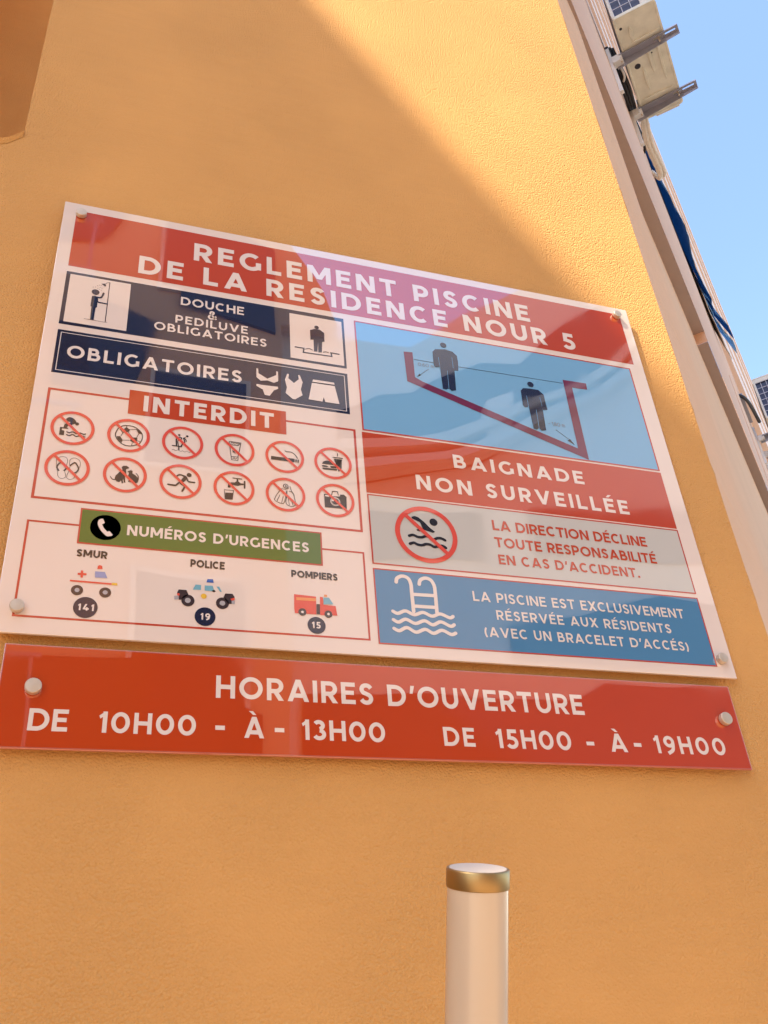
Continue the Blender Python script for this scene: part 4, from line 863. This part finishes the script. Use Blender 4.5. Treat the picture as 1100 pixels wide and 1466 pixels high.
# refrigerant pipes wrapped in tape hanging from the first unit's far end
pp = empty('pipe_bundle', tuple(F(-.06, 5.7, 6.9)), 'bundle of pale taped refrigerant pipes hooked below the nearer air conditioner', 'pipes')
def pts_(l): return [F(n, u, h) for n, u, h in catmull3(l)]
def catmull3(l, k=6):
    o = []
    for i in range(len(l)-1):
        a, b_, c, d = l[max(0, i-1)], l[i], l[i+1], l[min(len(l)-1, i+2)]
        for s in range(k):
            t = s/k; o.append(tuple(.5*(2*b_[q_]+(-a[q_]+c[q_])*t+(2*a[q_]-5*b_[q_]+4*c[q_]-d[q_])*t*t+(-a[q_]+3*b_[q_]-3*c[q_]+d[q_])*t**3) for q_ in range(3)))
    o.append(l[-1]); return o
for k, (dn, r_) in enumerate(((0, .019), (.03, .015), (-.022, .012))):
    l = [(.015+dn*.4, 5.46, 7.12), (.0+dn*.8, 5.56, 7.0), (-.024+dn, 5.66, 6.90), (-.034+dn, 5.76, 6.84), (-.024+dn, 5.88+.02*k, 6.80), (-.020+dn, 6.0+.03*k, 6.78), (-.045+dn*.6, 6.08, 6.80), (-.07+dn*.3, 6.06, 6.83), (-.094, 6.02, 6.86)]
    p_ = pts_(l); rr_ = [r_*(1+.16*math.sin(i*2.1+k)) for i in range(len(p_))]
    b = MB(); b.tube(p_, rr_, 10); under(pp, b.build('pipe', MTAPE, smooth=True))
b = MB(); b.tube(pts_([(-.07, 5.62, 7.15), (-.062, 5.66, 6.95), (-.068, 5.72, 6.86), (-.09, 5.78, 6.84)]), .012, 8); under(pp, b.build('black_drain_hose', MBLK, smooth=True))
# black insulated lines behind the first unit
hl = empty('insulated_lines', tuple(F(-.06, 5.2, 7.0)), 'black insulated pipes running on the wall between the two nearer brackets', 'pipes')
for k in range(3):
    l = [(-.078+.020*k, 4.98+.02*k, 7.30), (-.072+.024*k, 5.10, 7.10), (-.070+.026*k, 5.22, 7.02), (-.072+.022*k, 5.36, 7.0), (-.078+.02*k, 5.5, 7.06)]
    b = MB(); b.tube(pts_(l), .015, 8); under(hl, b.build('pipe', MBLK, smooth=True))
b = MB(); b.tube(pts_([(-.03, 5.0, 7.06), (-.02, 5.07, 6.99), (-.035, 5.13, 7.0), (-.05, 5.2, 7.08)]), .009, 8); under(hl, b.build('white_pipe', MWP, smooth=True))
# dark hooked pipe on the wall before the second unit
hp = empty('hooked_pipe', tuple(F(-.08, 10.0, 7.0)), 'dark bent pipe and grey plate on the wall before the second air conditioner', 'pipes')
b = MB(); b.tube(pts_([(-.092, 9.95, 7.0), (-.05, 10.0, 6.98), (-.020, 10.12, 6.98), (.0, 10.35, 7.0), (.02, 10.7, 7.03)]), .022, 8); under(hp, b.build('pipe', MBLK, smooth=True))
b = MB(); b.v = []; b.box(10.02, 10.60, -.092, -.052, 6.99, 7.07, T=lambda p: F(p.y, p.x, p.z)); under(hp, b.build('grey_plate', MGALV, bevel=.003))

# ------------------------------------------------------------------ blue cloth over the ledge
def cloth(u0, u1, prof, h_top, h_bot, mat, name, parent, thick=.006, nu=70, nh=16, seed=0):
    V = []; Fc = []
    def out(u):
        for (a, x), (c, y) in zip(prof, prof[1:]):
            if a <= u <= c:
                t = (u-a)/(c-a); t = t*t*(3-2*t); return x+(y-x)*t
        return prof[-1][1]
    for i in range(nu+1):
        u = u0+(u1-u0)*i/nu
        for j in range(nh+1):
            t = j/nh
            w = mnoise.noise(Vector((u*4.5, t*1.5, seed)))*.012+mnoise.noise(Vector((u*12, t*2, seed+4)))*.005
            n = FW+.004+(out(u)-FW)*(t**1.1)+w*t+.026*t
            hb = h_bot+.05*mnoise.noise(Vector((u*2.4, 0, seed)))
            V.append(F(max(n, FW+.003), u+.04*t*mnoise.noise(Vector((u*3, t, 9))), h_top+(hb-h_top)*t))
    for i in range(nu):
        for j in range(nh):
            a = i*(nh+1)+j; Fc.append((a, a+1, a+nh+2, a+nh+1))
    o = mesh_obj(name, V, Fc, mat, smooth=True); under(parent, o)
    so_ = o.modifiers.new('thickness', 'SOLIDIFY'); so_.thickness = thick
    return o
cl = empty('hanging_cloth', tuple(F(FW, 7.5, 7.5)), 'crumpled blue cloth hanging on the oblique facade below the first air conditioner', 'cloth')
H1 = 7.0
cloth(6.26, 8.2, [(6.26, FW+.01), (6.6, -.050), (6.95, -.022), (7.15, -.028), (7.45, -.055), (7.8, -.052), (7.95, -.035), (8.1, -.030), (8.2, -.052)], 7.9, H1, MCLB, 'dark_cloth', cl)
cloth(7.85, 8.78, [(7.85, FW+.012), (8.2, -.045), (8.45, .0), (8.62, .030), (8.78, .043)], 7.6, H1-.06, MCLB, 'dark_cloth', cl, seed=3)
cloth(7.95, 8.99, [(7.95, FW+.010), (8.3, -.060), (8.6, -.030), (8.80, .030), (8.99, .030)], 7.5, H1-.10, MCLL, 'light_cloth', cl, seed=6)
cloth(7.9, 9.06, [(7.9, FW+.008), (8.3, -.080), (8.7, -.066), (9.0, -.052), (9.06, -.05)], 7.4, H1-.12, MCLW, 'white_hem', cl, seed=8)
print('objects', len(bpy.data.objects), 'tris', sum(len(o.data.polygons)*2 for o in bpy.data.objects if o.type == 'MESH'))
